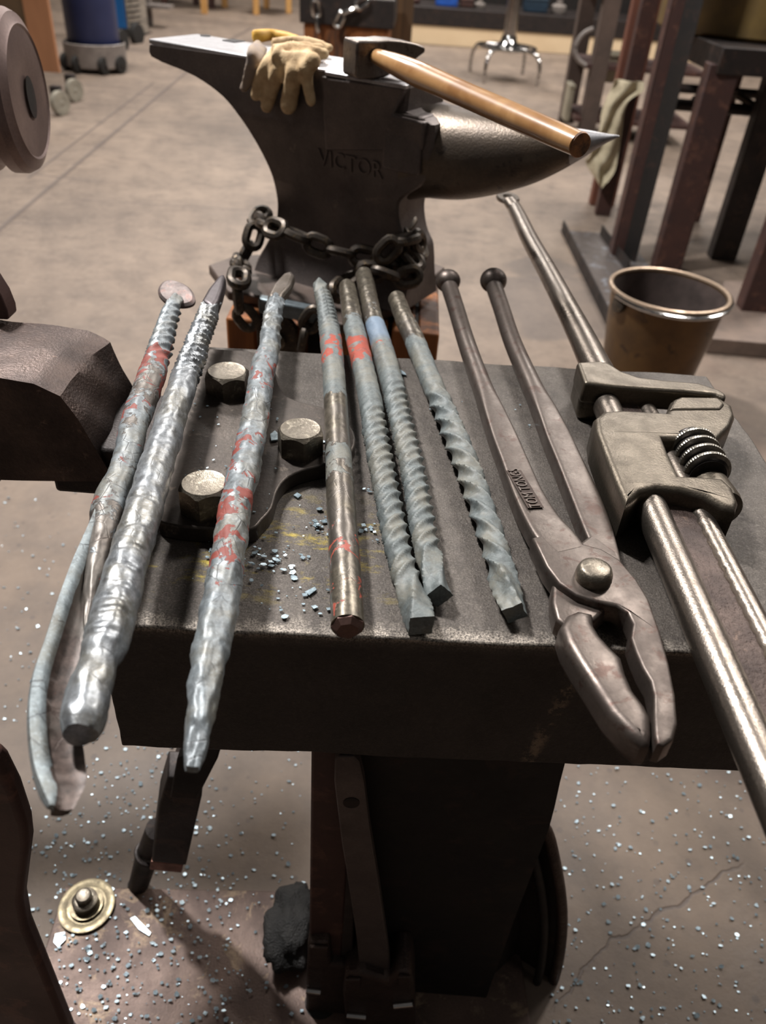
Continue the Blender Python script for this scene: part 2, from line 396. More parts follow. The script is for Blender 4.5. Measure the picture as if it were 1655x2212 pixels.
def copy_thing(r, shift, label, group):
    c = r.copy(); COL.objects.link(c); c.location = r.location + V(shift); c['label'] = label; c['group'] = group
    for ch in list(r.children):
        d = ch.copy(); COL.objects.link(d); d.parent = c
    return c
def spline(pts, n):
    """Catmull-Rom through tuples"""
    P = [tuple(map(float, p)) for p in pts]; out = []; L = len(P)
    for i in range(L-1):
        p0, p1, p2, p3 = P[max(i-1, 0)], P[i], P[i+1], P[min(i+2, L-1)]
        for k in range(n):
            t = k/n; out.append(tuple(.5*((2*b)+(-a+c)*t+(2*a-5*b+4*c-d)*t*t+(-a+3*b-3*c+d)*t**3) for a, b, c, d in zip(p0, p1, p2, p3)))
    out.append(P[-1]); return out
def text_mb(txt, size, depth_, fn):
    cu = bpy.data.curves.new('t', 'FONT'); cu.body = txt; cu.size = size; cu.extrude = depth_; cu.align_x = 'CENTER'; cu.align_y = 'CENTER'; cu.resolution_u = 3
    o = bpy.data.objects.new('t', cu); COL.objects.link(o); dg = bpy.context.evaluated_depsgraph_get()
    me = bpy.data.meshes.new_from_object(o.evaluated_get(dg)); mb = MB()
    mb.add([fn(v.co) for v in me.vertices], [tuple(p.vertices) for p in me.polygons])
    bpy.data.objects.remove(o); bpy.data.curves.remove(cu); bpy.data.meshes.remove(me); return mb
def interp(stops, t):
    for (a, va), (b, vb) in zip(stops, stops[1:]):
        if t <= b: return va+(vb-va)*max(0, min(1, (t-a)/(b-a+1e-9)))
    return stops[-1][1]

# ------------------------------------------------------------------ structure
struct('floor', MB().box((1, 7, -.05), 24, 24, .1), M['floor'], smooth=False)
struct('wall_back', MB().box((1, 17.2, 2.5), 24, .2, 5.2), M['wall'], smooth=False)
struct('wall_left', MB().box((-9.2, 7, 2.5), .2, 20, 5.2), M['wall'], smooth=False)
struct('wall_right', MB().box((11.2, 7, 2.5), .2, 20, 5.2), M['wall'], smooth=False)

# ------------------------------------------------------------------ steel stand with its heavy block
ZT = .73; YAW = math.radians(2.542)
ux = V((math.cos(YAW), math.sin(YAW), 0)); uy = V((-math.sin(YAW), math.cos(YAW), 0))
BO = V((-.1767, .345, ZT)); BW, BD, BH = .527, .4015, .125
RB = Matrix(((ux.x, uy.x, 0), (ux.y, uy.y, 0), (0, 0, 1)))
def blk(a, b, c=0): return BO+ux*a+uy*b+V((0, 0, c))
stand = thing('steel_workstand', 'heavy dark steel block on a tapered pedestal, carrying the bars, tongs and wrench', 'stand', blk(BW/2, BD/2, -ZT))
def grid_block():
    mb = MB(); bm = bmesh.new(); bmesh.ops.create_cube(bm, size=1)
    bmesh.ops.scale(bm, vec=(BW, BD, BH), verts=bm.verts); bmesh.ops.translate(bm, vec=(BW/2, BD/2, -BH/2), verts=bm.verts)
    bmesh.ops.subdivide_edges(bm, edges=bm.edges, cuts=60, use_grid_fill=True)
    for v in bm.verts:
        e = noise.noise(v.co*18)*.0012+noise.noise(v.co*70)*.0005
        v.co += V((e if abs(v.co.x-BW/2) > BW/2-1e-4 else 0, e if abs(v.co.y-BD/2) > BD/2-1e-4 else 0, e*.5 if abs(v.co.z+BH/2) > BH/2-1e-4 else 0))
    bm.verts.index_update(); mb.add([v.co for v in bm.verts], [[v.index for v in f.verts] for f in bm.faces]); bm.free(); return mb
blockm = grid_block()
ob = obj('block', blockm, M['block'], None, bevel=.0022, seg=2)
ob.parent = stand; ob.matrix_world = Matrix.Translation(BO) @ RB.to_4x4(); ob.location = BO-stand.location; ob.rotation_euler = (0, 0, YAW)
# pedestal web: a tapered plate under the block
YP = .43
web = [aty(*p, YP) for p in ((726, 1600), (1226, 1600), (1210, 1690), (1198, 1745), (1186, 1790), (1110, 1990), (1045, 2170))]
zb = ZT-BH
poly = [V((q.x, YP, min(q.z, zb))) for q in web]; poly[0].z = zb; poly[1].z = zb
xr = poly[-1].x; slope = (poly[-1].x-poly[-2].x)/(poly[-1].z-poly[-2].z)
poly.append(V((xr-slope*(poly[-1].z-.012)*.6, YP, .012))); poly.append(V((poly[0].x, YP, .012)))
obj('web_plate', MB().prism(poly, (0, .018, 0)), M['vdark'], stand, bevel=.002)
cl = aty(672, 1640, .41); xl = cl.x
obj('column', MB().box((xl+.019, YP+.06, zb/2+.005), .038, .16, zb-.01), M['rust'], stand, bevel=.003)
bp = [atz(140, 1915, .012), atz(700, 1927, .012)]
bpx = (bp[1]-bp[0]).normalized(); bpy_ = V((-bpx.y, bpx.x, 0))
obj('base_plate', MB().prism([bp[0]-V((0, 0, .012)), bp[0]+bpx*.62-V((0, 0, .012)), bp[0]+bpx*.62-bpy_*.5-V((0, 0, .012)), bp[0]-bpy_*.5-V((0, 0, .012))], (0, 0, .012)),
    metal('brown base plate', (104, 84, 74), (78, 62, 56), (132, 112, 92), rough=.42, rvar=.18, met=.35, scale=12, bump=.4, dist=.002), stand, bevel=.0015)
ap = atz(188, 1958, .013)
obj('washer', MB().lathe(ap, (0, 0, 1), [(.0365, 0), (.0365, .004), (.030, .005), (.026, .003), (.022, .0035), (.022, .008), (.004, .008)], 36), M['bronze'], stand)
obj('anchor_bolt', MB().lathe(ap+V((0, 0, .008)), (0, 0, 1), [(.0165, 0), (.0165, .011), (.0125, .013), (.0105, .013), (.0105, .021), (.0085, .023), (.004, .0222)], 20), M['bolt'], stand, ang=30)

# ------------------------------------------------------------------ leg vise bolted to the block
vise = thing('leg_vise', 'dark forged leg vise bolted to the left end of the block by a lobed plate', 'vise', (-.42, .42, 0))
PT = .014; zp = ZT+PT
pl = [(438, 752), (560, 762), (594, 800), (604, 830), (618, 853), (650, 868), (700, 880), (745, 905), (768, 945), (752, 985), (704, 1002), (650, 1016), (616, 1035), (598, 1062), (588, 1096), (566, 1122), (540, 1142), (450, 1141), (362, 1132), (340, 1112), (352, 1040)]
pp = [atz(x, y, zp) for x, y in spline(pl, 3)]
obj('mounting_plate', MB().prism(pp, (0, 0, -PT)), M['plate'], vise, bevel=.0015)
def hexbolt(c, r, h, rot, parent):
    n = 48; ap_ = r*math.cos(PI/6); rings = []
    def R(a):
        k = ((a-rot) % (PI/3))-PI/6; return ap_/math.cos(k)
    for q, z in ((1, 0), (1, 1), (.5, 2), (0, 3)):
        ring = []
        for i in range(n):
            a = 2*PI*i/n; hx = R(a)
            if z == 0: rr, zz = hx, 0
            elif z == 1: rr, zz = hx, h-.0012-(hx-ap_)*1.0
            elif z == 2: rr, zz = ap_*.93, h
            else: rr, zz = ap_*.80, h-.0006
            ring.append(V(c)+V((rr*math.cos(a), rr*math.sin(a), zz)))
        rings.append(ring)
    return obj('hex_bolt', MB().loft(rings), M['bolt'], parent, ang=28)
for (x, y, wpx, h, rot) in ((490, 800, 96, .020, PI/2), (649, 925, 103, .021, PI/2+.32), (441, 1042, 114, .023, PI/2-.06)):
    P = atz(x, y, zp+h); hexbolt((P.x, P.y, zp), wpx/2*mpx(P)*1.03, h, rot, vise)
# jaw: chamfered head seen from its end
zj = ZT+.055
YJ = atz(60, 828, zj).y
front = [(-140, 800), (0, 816), (72, 829), (128, 856), (165, 905), (202, 962), (236, 1018), (232, 1040), (150, 1040), (-140, 1034)]
back = [(-140, 676), (0, 690), (100, 698), (186, 721), (225, 760), (255, 815), (276, 870), (272, 905)]
fr = [aty(x, y, YJ) for x, y in front]
dj = atz(60, 694, zj).y-YJ
def jawring(off, k):
    out = []
    for i, p in enumerate(fr):
        q = p+V((0, off, 0)); q.x += k*(.006 if 2 <= i <= 6 else 0); out.append(q)
    return out
mbj = MB(); rg = []
NJ = 14
fine = []
for i in range(len(fr)):
    a, b = fr[i], fr[(i+1) % len(fr)]
    m_ = max(2, int((b-a).length/.006))
    for k in range(m_): fine.append(a.lerp(b, k/m_))
for j in range(NJ+1):
    t = j/NJ; ring = []
    for p in fine:
        q = p+V((0, dj*t, 0)); 
        cc = V((-.45, YJ+dj*t, ZT-.01)); e = noise.noise(q*34)*.0036+noise.noise(q*12)*.008
        q += (q-cc).normalized()*e*(1 if 0 < j else .4)
        q.z -= .006*t*t
        ring.append(q)
    rg.append(ring)
mbj.loft(rg)
obj('jaw', mbj, M['jaw'], vise, ang=32)
# strap that runs from the jaw to the plate, and the leg below
bx0 = V((-.255, YJ+dj*.45, ZT-.028)); 
obj('strap', MB().box(V((-.21, .60, ZT-.030)), .16, .10, .05), M['dark'], vise, bevel=.004)
obj('screw_box', MB().lathe((-.40, YJ+.03, ZT-.07), (0, 1, .0), [(.02, -.04), (.035, -.03), (.035, .12), (.03, .14)], 24), M['dark'], vise)
YL = .30
lg = [(-160, 1640), (-20, 1640), (0, 1660), (30, 1718), (54, 1788), (59, 1830), (52, 1890), (45, 1950), (56, 2010), (92, 2095), (150, 2235), (165, 2330), (60, 2330), (-60, 2150), (-160, 2000)]
lp = [aty(x, y, YL) for x, y in lg]
obj('leg', MB().prism(lp, (0, .016, 0)), M['rust'], vise, bevel=.005, seg=4)
z0 = lp[11].z
obj('foot', MB().tube([V((lp[11].x-.02, YL+.022, z0+.04)), V((lp[11].x+.0, YL+.022, z0-.1)), V((lp[11].x+.0, YL+.022, .0))], [.022, .02, .02], 14), M['rust'], vise)
obj('post', MB().tube([V((-.50, YJ+.06, ZT-.06)), V((-.47, .45, .45)), lp[13]+V((-.04, .02, 0))], [.03, .028, .024], 14), M['dark'], vise)
ear = [(-30, 690), (-30, 590), (2, 640), (15, 672), (18, 692)]
obj('wing', MB().prism([aty(x, y, YJ+dj*.9) for x, y in ear], (0, .02, 0)), M['rust'], vise, bevel=.002)

# ------------------------------------------------------------------ bars
BM = {
 'grey': bar_mat('flaking grey bar', (120, 127, 131), (96, 87, 80), shiny=.2, rough=.44, gmet=.45, grough=.42),
 'silver': bar_mat('silvery hammered bar', (140, 144, 148), (92, 88, 86), shiny=.55, rough=.36, crack=.3),
 'green': bar_mat('grey green scaled bar', (100, 107, 107), (122, 114, 101), (150, 66, 50), shiny=.05, rough=.58, crack=.25),
}
def bar(name, label, pts, zf, zn, mat, paint, red, twist, end='flat', dent=.0006, hand=-1, sqz=1.0, seed=0, group=None, endph=None, notch=(), blue=((0, 0), (1, 0))):
    """pts: (x, y, half width) along the picture; zf, zn: axis heights at the far and near end; twist: (s0, s1, turns/m, amplitude)"""
    dense = spline(pts, 14); N = len(dense)
    y0, y1 = pts[0][1], pts[-1][1]
    P = []; R = []
    for x, y, hw in dense:
        z = zf+(zn-zf)*(y-y0)/(y1-y0); p = atz(x, y, z); P.append(p); R.append(hw*mpx(p))
    # resample evenly
    S = [0]
    for a, b in zip(P, P[1:]): S.append(S[-1]+(b-a).length)
    L = S[-1]; n = int(L/.0016); Q = []; QR = []; k = 0
    for i in range(n+1):
        t = L*i/n
        while k < N-2 and S[k+1] < t: k += 1
        u = (t-S[k])/max(1e-9, S[k+1]-S[k]); Q.append(P[k].lerp(P[k+1], u)); QR.append(R[k]*(1-u)+R[k+1]*u)
    # smooth axis
    for _ in range(8):
        Q = [Q[0]]+[(Q[i-1]+Q[i]*2+Q[i+1])/4 for i in range(1, n)]+[Q[-1]]
    phi = []; ph = 0; amp = []
    for i in range(n+1):
        s = L*i/n/L; tw = 0; am = 0
        for (s0, s1, tp, a) in twist:
            f = max(0, min(1, (s-s0)/.04))*max(0, min(1, (s1-s)/.04)) if s0 <= s <= s1 else 0
            if s1 >= 1: f = max(0, min(1, (s-s0)/.06))*(1 if s <= .97 else 1)
            if s0 <= 0: f = max(0, min(1, (s1-s)/.06))
            if s < s0 or s > s1: f = 0
            if f > 0: tw = tp*(1-(.75 if (s1 >= 1 and s > .93) or (s0 <= 0 and s < .06) else 0)); am = a*f
        ph += 2*PI*tw*L/n; phi.append(ph); amp.append(am)
    ns = 40
    if endph is not None:
        sh = endph-phi[-1]; phi = [q+sh for q in phi]
    QY = [proj(q)[1] for q in Q]
    def prof(i, a):
        aa = a-hand*phi[i]
        sn = abs(math.sin(2*aa)); q = 1+amp[i]*(.18-(sn**.75)*.62)
        p = Q[i]
        q += dent/QR[i]*(noise.noise(V((math.cos(a)*1.4, math.sin(a)*1.4, i*.11))+V((seed*7, 0, 0)))*1.4+noise.noise(V((math.cos(a)*4, math.sin(a)*4, i*.3+seed)))*.6)
        for (yn, c_, w_) in notch:
            dd_ = abs(QY[i]-yn-8*math.cos(a)*c_)
            if dd_ < 7: q -= .13*(1-dd_/7)*max(0, math.sin(a+w_)-.2)
        return q
    mb = MB(); mb.tube(Q, QR, ns, prof=prof, squash=sqz)
    pa = []; ra = []
    for i in range(n+1):
        s = i/n
        pv, rv = interp(paint, s), interp(red, s)
        pa += [pv]*ns; ra += [rv]*ns
    mb.at = {'paint': pa, 'red': ra, 'blue': [interp(blue, i/n) for i in range(n+1) for _ in range(ns)]}
    o = obj(name, mb, mat, None, ang=60, org=Q[n//2]-V((0, 0, QR[n//2])))
    tag(o, label, 'steel bar', group)
    o['_'] = 1; del o['_']
    return o, Q, QR
G = 'forged bars laid out on the block'
# bar 1: long bar with a disc head and a scooped leaf end
z12 = ZT+.046
bar1, Q1, R1 = bar('forged_bar', 'leftmost bar, with flattened disc head and long scooped leaf end hanging over the edge',
    [(380, 645, 14), (374, 664, 18), (366, 686, 21), (348, 749, 26), (320, 834, 30), (290, 918, 30), (272, 1003, 31), (238, 1088, 36), (228, 1135, 34), (219, 1180, 30), (209, 1230, 25), (199, 1285, 18), (190, 1335, 9), (186, 1360, 3)],
    z12, z12-.009, BM['grey'], [(0, .9), (.22, .85), (.33, .5), (.45, .5), (.6, .62), (.74, .6), (.84, .38), (1, .25)], [(0, 0), (.22, .3), (.3, .52), (.4, .49), (.5, .4), (.8, .36), (1, .36)],
    [(0, .34, 17, .5)], seed=1, group=G)
hd = atz(381, 637, z12); fx = (atz(418, 658, z12)-hd); 
def disc_head(c, L, W, T, ux_, nrm):
    ux_ = V(ux_).normalized(); nrm = V(nrm).normalized(); uyy = nrm.cross(ux_)
    rings = []
    for (k, z) in ((.82, -.5), (1, -.2), (1, .2), (.86, .5)):
        rings.append([V(c)+ux_*L*k*math.cos(a)*(1+.06*math.sin(3*a))+uyy*W*k*math.sin(a)+nrm*T*z for a in [2*PI*i/32 for i in range(32)]])
    return MB().loft(rings)
m1 = mpx(hd)
obj('disc_head', disc_head(hd, 50*m1, 33*m1, .007, atz(418, 668, z12-.006)-atz(346, 606, z12+.006), V((.02, -.30, .95))), metal('bare pink grey steel', (112, 100, 96), (88, 78, 76), (122, 98, 92), rough=.5, met=.5, scale=40, bump=.3), bar1, ang=25)
# scooped leaf
left = [(214, 1080), (196, 1125), (174, 1175), (151, 1225), (123, 1300), (97, 1380), (70, 1460), (60, 1530), (62, 1600), (72, 1665), (88, 1712), (104, 1742)]
right = [(276, 1076), (266, 1118), (254, 1165), (240, 1225), (212, 1300), (190, 1380), (172, 1460), (168, 1530), (174, 1590), (182, 1640), (184, 1695), (156, 1750)]
rings = []
Ls = spline(left, 8); Rs = spline(right, 8); nL = len(Ls)
for k in range(nL):
    t = k/(nL-1); zz = z12-.004
    zr = zz-.004-.004*math.sin(PI*t); 
    
    a = atz(*Ls[k], zz+.004); b = atz(*Rs[k], zr)
    d = (b-a); Wd = max(d.length, 1e-4); d.normalize(); upv = V((0, 0, 1)); nn = (upv-d*upv.dot(d)).normalized()
    rim = .0052 if t < .9 else .0052*(1-(t-.9)*6)
    th = .0030; sag = .0025*math.sin(PI*min(1, t*1.02))+.0008
    e = noise.noise(V((k*.35, 0, 3)))*.0012
    prof = [a-nn*.001, a+nn*(rim*.6)+d*(.0), a+nn*rim*.75+d*rim*.7, a+nn*rim*.3+d*rim*1.6, a-nn*(sag*.45+e)+d*Wd*.38, a-nn*(sag+e)+d*Wd*.60, a-nn*(sag*.6-e)+d*Wd*.85, b+nn*.001,
            b-nn*th, a-nn*(sag*.6-e+th*1.5)+d*Wd*.85, a-nn*(sag+e+th*1.6)+d*Wd*.60, a-nn*(sag*.45+e+th*1.7)+d*Wd*.38, a-nn*rim+d*rim*1.2, a-nn*rim*.9+d*.001]
    rings.append(prof)
leafm = bar_mat('brown scooped steel', (146, 156, 160), (100, 86, 80), shiny=.2, rough=.5, gmet=.3, grough=.5)
mbl = MB().loft(rings)
pr_ = [.93, .93, .9, .75, .28, .22, .26, .34, .4, .5, .5, .5, .6, .9]
mbl.at = {'paint': [x if k/nL < .82 or i in (0, 1, 2, 13) else .30 for k in range(nL) for i, x in enumerate(pr_)], 'red': [(.30 if 3 < i < 8 else .1) for k in range(nL) for i in range(14)]}
obj('leaf_end', mbl, leafm, bar1, ang=50)
# bar 2
bar2, Q2, R2 = bar('forged_bar', 'silvery hammered bar with notched neck and rounded blunt end, second from left',
    [(459, 655, 19), (450, 680, 23), (432, 725, 25), (414, 780, 29), (400, 815, 31), (394, 835, 30), (380, 878, 31), (355, 955, 35), (328, 1040, 38), (303, 1125, 41), (279, 1205, 43), (257, 1285, 46), (240, 1345, 48), (229, 1385, 48), (219, 1413, 45), (212, 1433, 40), (205, 1455, 43), (196, 1485, 48), (185, 1530, 49), (177, 1565, 46), (172, 1588, 37)],
    z12, z12+.004, BM['silver'], [(0, .72), (.3, .8), (.34, .95), (1, .97)], [(0, .1), (1, .1)],
    [(0, .34, 24, .5)], dent=.0009, seed=2, group=G, notch=((1346, .2, 0), (1391, .2, .2), (1320, -1, 0), (1368, .4, .5), (1290, -1, -.4), (1248, -1, -.3), (1210, .6, 0), (1160, .4, 0), (1100, -.5, .2)))
# flattened tip of bar 2
tp = [atz(x, y, z12) for x, y in ((436, 668), (452, 640), (472, 615), (484, 607), (489, 618), (482, 645), (474, 668), (462, 684))]
obj('chisel_tip', MB().prism([p+V((0, 0, .010)) for p in tp], (0, 0, -.016)), metal('dark bare steel', (104, 98, 100), (84, 78, 80), None, rough=.3, met=.85, scale=40), bar2, bevel=.004, seg=3)
# chiselled notches
for (xa, ya, xb, yb) in ((196, 1346, 253, 1346), (186, 1390, 241, 1391), (200, 1313, 262, 1330), (228, 1238, 286, 1262), (238, 1203, 292, 1214)):
    z = z12+.024
    pass
# bar 3
bar3, Q3, R3 = bar('forged_bar', 'tapered pointed bar with red primer patches, third from left, overhanging the front',
    [(596, 650, 19), (593, 668, 21), (586, 712, 22), (582, 749, 23), (565, 812, 27), (549, 918, 29), (531, 1003, 32), (511, 1088, 34), (498, 1172, 36), (487, 1235, 37), (472, 1319, 40), (458, 1387, 39), (446, 1455, 37), (436, 1522, 32), (426, 1590, 26), (418, 1640, 19), (415, 1662, 15)],
    ZT+.036, ZT+.036, BM['grey'], [(0, .7), (.2, .85), (1, .95)], [(0, .2), (.18, .3), (.26, .45), (.4, .38), (.5, .42), (.62, .48), (.76, .44), (.82, .3), (1, .2)],
    [(0, .2, 12, .35)], dent=.0012, seed=3, group=G)
tp = [atz(x, y, ZT+.036) for x, y in ((578, 652), (590, 628), (612, 604), (630, 598), (637, 608), (630, 628), (612, 650), (606, 668))]
obj('flat_tip', MB().prism([p+V((0, 0, .008)) for p in tp], (0, 0, -.013)), metal('bare tip steel', (140, 130, 120), (112, 104, 98), None, rough=.28, met=.85, scale=50), bar3, bevel=.004, seg=3)
# bar 4
zc = ZT+.0105
bar4, Q4, R4 = bar('forged_bar', 'straight round bar with a twisted far end, lying just right of the hex bolts',
    [(690, 612, 13), (694, 628, 17), (702, 656, 19), (712, 715, 23), (718, 770, 24), (721, 808, 24), (726, 884, 26), (730, 960, 28), (736, 1074, 31), (743, 1188, 33), (749, 1302, 36), (751, 1352, 37)],
    ZT+.028, ZT+.0125, BM['green'], [(0, .95), (.4, .85), (.48, .62), (.52, .25), (.62, .25), (.66, .62), (.74, .4), (.82, .1), (1, .05)], [(0, 0), (.2, .2), (.28, .46), (.36, .46), (.42, .3), (.6, .2), (.85, .43), (1, .40)],
    [(0, .26, 26, .5)], dent=.0003, seed=4, group=G)
e4 = Q4[-1]; t4 = (Q4[-1]-Q4[-2]).normalized(); r4 = R4[-1]
obj('faceted_end', MB().lathe(e4-t4*.001, t4, [(r4*1.0, 0), (r4*.97, .002), (r4*.66, .0055), (r4*.5, .0058)], 7), metal('chamfered end', (110, 82, 74), (84, 64, 58), None, rough=.4, met=.6, scale=40), bar4, ang=20)
# bars 5, 6, 7
TW = dict(dent=.0005, group=G)
bar5, Q5, R5 = bar('forged_bar', 'bar with bright orange red patch near its middle and twisted near end, between two others',
    [(750, 620, 18), (756, 655, 20), (762, 694, 22), (775, 755, 23), (788, 808, 24), (803, 884, 26), (816, 960, 28), (838, 1074, 29), (861, 1188, 30), (880, 1255, 32), (897, 1305, 34), (910, 1352, 34)],
    zc, zc, BM['green'], [(0, .05), (.14, .1), (.2, .55), (.3, .75), (.34, .5), (.4, .9), (1, .98)], [(0, 0), (.22, .2), (.27, .47), (.30, .60), (.34, .60), (.37, .4), (.4, .15), (1, 0)],
    [(.5, 1, 19, .5)], seed=5, endph=PI/4, **TW)
bar6, Q6, R6 = bar('forged_bar', 'farthest reaching bar of the twisted trio, with a pale blue painted band',
    [(786, 594, 18), (794, 630, 19), (807, 690, 20), (826, 751, 23), (840, 800, 24), (852, 846, 25), (869, 922, 26), (884, 980, 27), (896, 1036, 28), (915, 1150, 30), (931, 1226, 30), (949, 1288, 30)],
    zc, zc, BM['green'], [(0, .1), (.15, .3), (.25, .4), (.26, .95), (.34, .95), (.38, .6), (.45, .9), (1, .98)], [(0, .3), (.05, .3), (.1, .0), (.3, .0), (.35, .4), (.42, .3), (.5, 0), (1, 0)],
    [(.48, 1, 19, .5)], seed=6, endph=0, blue=((0, 0), (.25, 0), (.26, 1), (.33, .9), (.36, 0), (1, 0)), **TW)
bar7, Q7, R7 = bar('forged_bar', 'coarsely twisted bar lying alone beside the tongs, rightmost of the bars',
    [(857, 645, 18), (872, 685, 20), (894, 732, 22), (925, 808, 23), (957, 884, 25), (989, 960, 28), (1018, 1036, 29), (1044, 1112, 29), (1070, 1188, 30), (1091, 1264, 31), (1112, 1325, 30)],
    zc, zc, BM['green'], [(0, .25), (.2, .35), (.3, .8), (.5, .85), (1, .97)], [(0, 0), (1, .1)],
    [(.42, 1, 10.5, .62)], seed=7, hand=1, endph=.3, **TW)

# ------------------------------------------------------------------ tongs
tongs = thing('blacksmith_tongs', 'brown steel blacksmith tongs with ball ended reins, jaws hanging over the front edge', 'tongs', atz(1288, 1230, ZT))
zt = ZT+.0115
def rein(pts, z_, rise, mirror):
    """pts (x, y, half width, thickness factor)"""
    d = spline(pts, 10); P = [atz(x, y, z_+rise*max(0, min(1, (y-1040)/130))) for x, y, _, _ in d]; R = [w_*mpx(p) for (x, y, w_, _), p in zip(d, P)]
    mb = MB(); rings = []
    for k, p in enumerate(P):
        t = (P[min(k+1, len(P)-1)]-P[max(k-1, 0)]).normalized(); sd = t.cross(V((0, 0, 1))).normalized(); n2 = V((0, 0, 1))
        sq = d[k][3]; ring = []
        hh = R[k]*(1-sq)+.0085*sq; pw = 2+sq*5
        for i in range(28):
            a = 2*PI*i/28; c, s_ = math.cos(a), math.sin(a)
            ring.append(p+sd*R[k]*math.copysign(abs(c)**(2/pw), c)+n2*hh*math.copysign(abs(s_)**(2/pw), s_))
        rings.append(ring)
    return mb.loft(rings)
r1 = rein([(968, 612, 18, 0), (985, 665, 18, 0), (1006, 735, 19, 0), (1030, 805, 21, 0), (1050, 858, 22, .15), (1068, 905, 25, .7), (1088, 955, 29, 1), (1110, 1010, 31, 1), (1136, 1075, 35, 1), (1165, 1130, 40, 1), (1196, 1172, 47, 1), (1226, 1206, 42, 1)], zt, .0062, 0)
rein1 = obj('rein', r1, M['tong'], tongs, ang=35)
r2 = rein([(1065, 612, 18, 0), (1083, 665, 18, 0), (1106, 735, 19, 0), (1136, 805, 21, 0), (1160, 858, 22, .15), (1182, 905, 25, .7), (1204, 955, 29, 1), (1228, 1010, 31, 1), (1256, 1075, 34, 1), (1281, 1140, 34, 1), (1302, 1200, 30, 1), (1318, 1240, 22, 1)], zt, 0, 0)
obj('rein', r2, M['tong'], tongs, ang=35)
for (x, y, rr) in ((968, 607, 27), (1066, 606, 29)):
    P = atz(x, y, zt+.004); obj('ball_end', MB().ball(P, rr*mpx(P), 24, (1, 1, .92)), M['tong'], tongs)
# upper member: boss and right jaw
zu = ZT+.026
up_ = [(1150, 1160), (1162, 1184), (1180, 1222), (1207, 1258), (1245, 1284), (1290, 1299), (1332, 1307), (1356, 1321), (1368, 1346), (1363, 1376), (1373, 1405), (1388, 1440), (1406, 1470), (1413, 1500), (1413, 1545), (1415, 1585), (1420, 1606), (1436, 1610),
       (1456, 1596), (1465, 1560), (1460, 1500), (1446, 1430), (1426, 1360), (1402, 1292), (1376, 1250), (1340, 1208), (1300, 1184), (1254, 1172), (1236, 1158), (1224, 1142)]
obj('upper_jaw', slab([atz(x, y, zu) for x, y in up_], .017, .0022, 3), M['tong'], tongs)
lo_ = [(1194, 1284), (1210, 1350), (1226, 1322), (1250, 1312), (1284, 1320), (1286, 1345), (1300, 1368), (1322, 1392), (1346, 1415), (1356, 1450), (1372, 1486), (1398, 1520), (1410, 1545), (1412, 1580), (1408, 1604), (1388, 1604), (1358, 1580), (1316, 1535), (1280, 1478), (1245, 1425), (1222, 1385)]
lo_ = lo_[1:]
obj('lower_jaw', slab([atz(x, y, zu-.001) for x, y in lo_], .024, .0065, 5), M['tong'], tongs, ang=50)
lb = [(1215, 1200), (1194, 1262), (1193, 1300), (1202, 1336), (1225, 1352), (1285, 1340), (1340, 1290), (1362, 1245), (1335, 1190), (1280, 1150)]
obj('lower_boss', slab([atz(x, y, ZT+.020) for x, y in lb], .016, .003, 3), M['tong'], tongs)
P = atz(1288, 1226, zu+.010); rr = 35*mpx(P)
obj('rivet', MB().lathe((P.x, P.y, zu-.002), (0, 0, 1), [(rr*1.1, 0), (rr*1.16, .004), (rr*1.12, .008), (rr*1.0, .0115), (rr*.8, .0125), (rr*.3, .0128)], 30), M['bolt'], tongs, ang=50)
# stamped panel with raised lettering, read from the jaw end
a0 = atz(1155, 1092, zt+.0132); a1 = atz(1112, 1020, zt+.0090); dirr = (a1-a0).normalized(); upd = V((0, 0, 1)).cross(dirr).normalized()
cen = (a0+a1)/2
L_ = (a1-a0).length
tup = upd.cross(dirr)*-1
if tup.z < 0: tup = -tup
def tf(co): return cen+dirr*co.x+upd*co.y+tup*(co.z+.0004)
pan = [cen+dirr*sx*L_*.56+upd*sy*.0062 for sx, sy in ((-1, -1), (1, -1), (1, 1), (-1, 1))]
obj('stamp_panel', MB().prism([p-V((0, 0, .0003)) for p in pan], (0, 0, .0004)), metal('stamp recess', (70, 57, 50), (54, 44, 40), None, rough=.5, met=.6), rein1)
lt = text_mb('TOM TONGS', .0125, .0004, lambda co: V((co.x*.80, co.y, co.z*1.5)))
lt.v = [tf(v_) for v_ in lt.v]
o_ = obj('stamped_lettering', lt, M['tong'], rein1, smooth=False)
o_['label'] = 'raised TOM TONGS stamp on the left rein'

# ------------------------------------------------------------------ adjustable wrench
wr = thing('adjustable_wrench', 'large worn steel adjustable wrench with knurled worm screw, rightmost tool on the block', 'wrench', atz(1400, 1000, ZT))
zw = ZT+.022
hp = spline([(1110, 446, 15), (1124, 474, 17), (1146, 520, 19), (1186, 592, 22), (1222, 660, 25), (1256, 726, 29), (1286, 788, 33), (1300, 815, 34)], 8)
HP = [atz(x, y, zw) for x, y, _ in hp]
obj('upper_handle', MB().tube(HP, [h*mpx(p) for (x, y, h), p in zip(hp, HP)], 22, squash=.85), M['wrench'], wr)
ec = atz(1097, 428, zw+.004); ed = (HP[0]-HP[3]).normalized(); es = ed.cross(V((0, 0, 1)))
me_ = mpx(ec)
rings = []
for (Ro, z) in ((.021, -.003), (.0225, .0), (.021, .003), (.010, .003), (.0085, 0), (.010, -.003)):
    rings.append([ec+ed*Ro*math.cos(a)*1.15+es*Ro*.82*math.sin(a)+V((0, 0, z)) for a in [2*PI*i/32 for i in range(32)]])
rings.append(rings[0])
obj('hanging_eye', MB().loft(rings, cap=False), M['wrench'], wr, ang=50)
obj('eye_neck', MB().tube([ec-ed*.017, HP[0].lerp(HP[4], .5)], [.010, 15*mpx(HP[0])], 16, squash=.8), M['wrench'], wr)
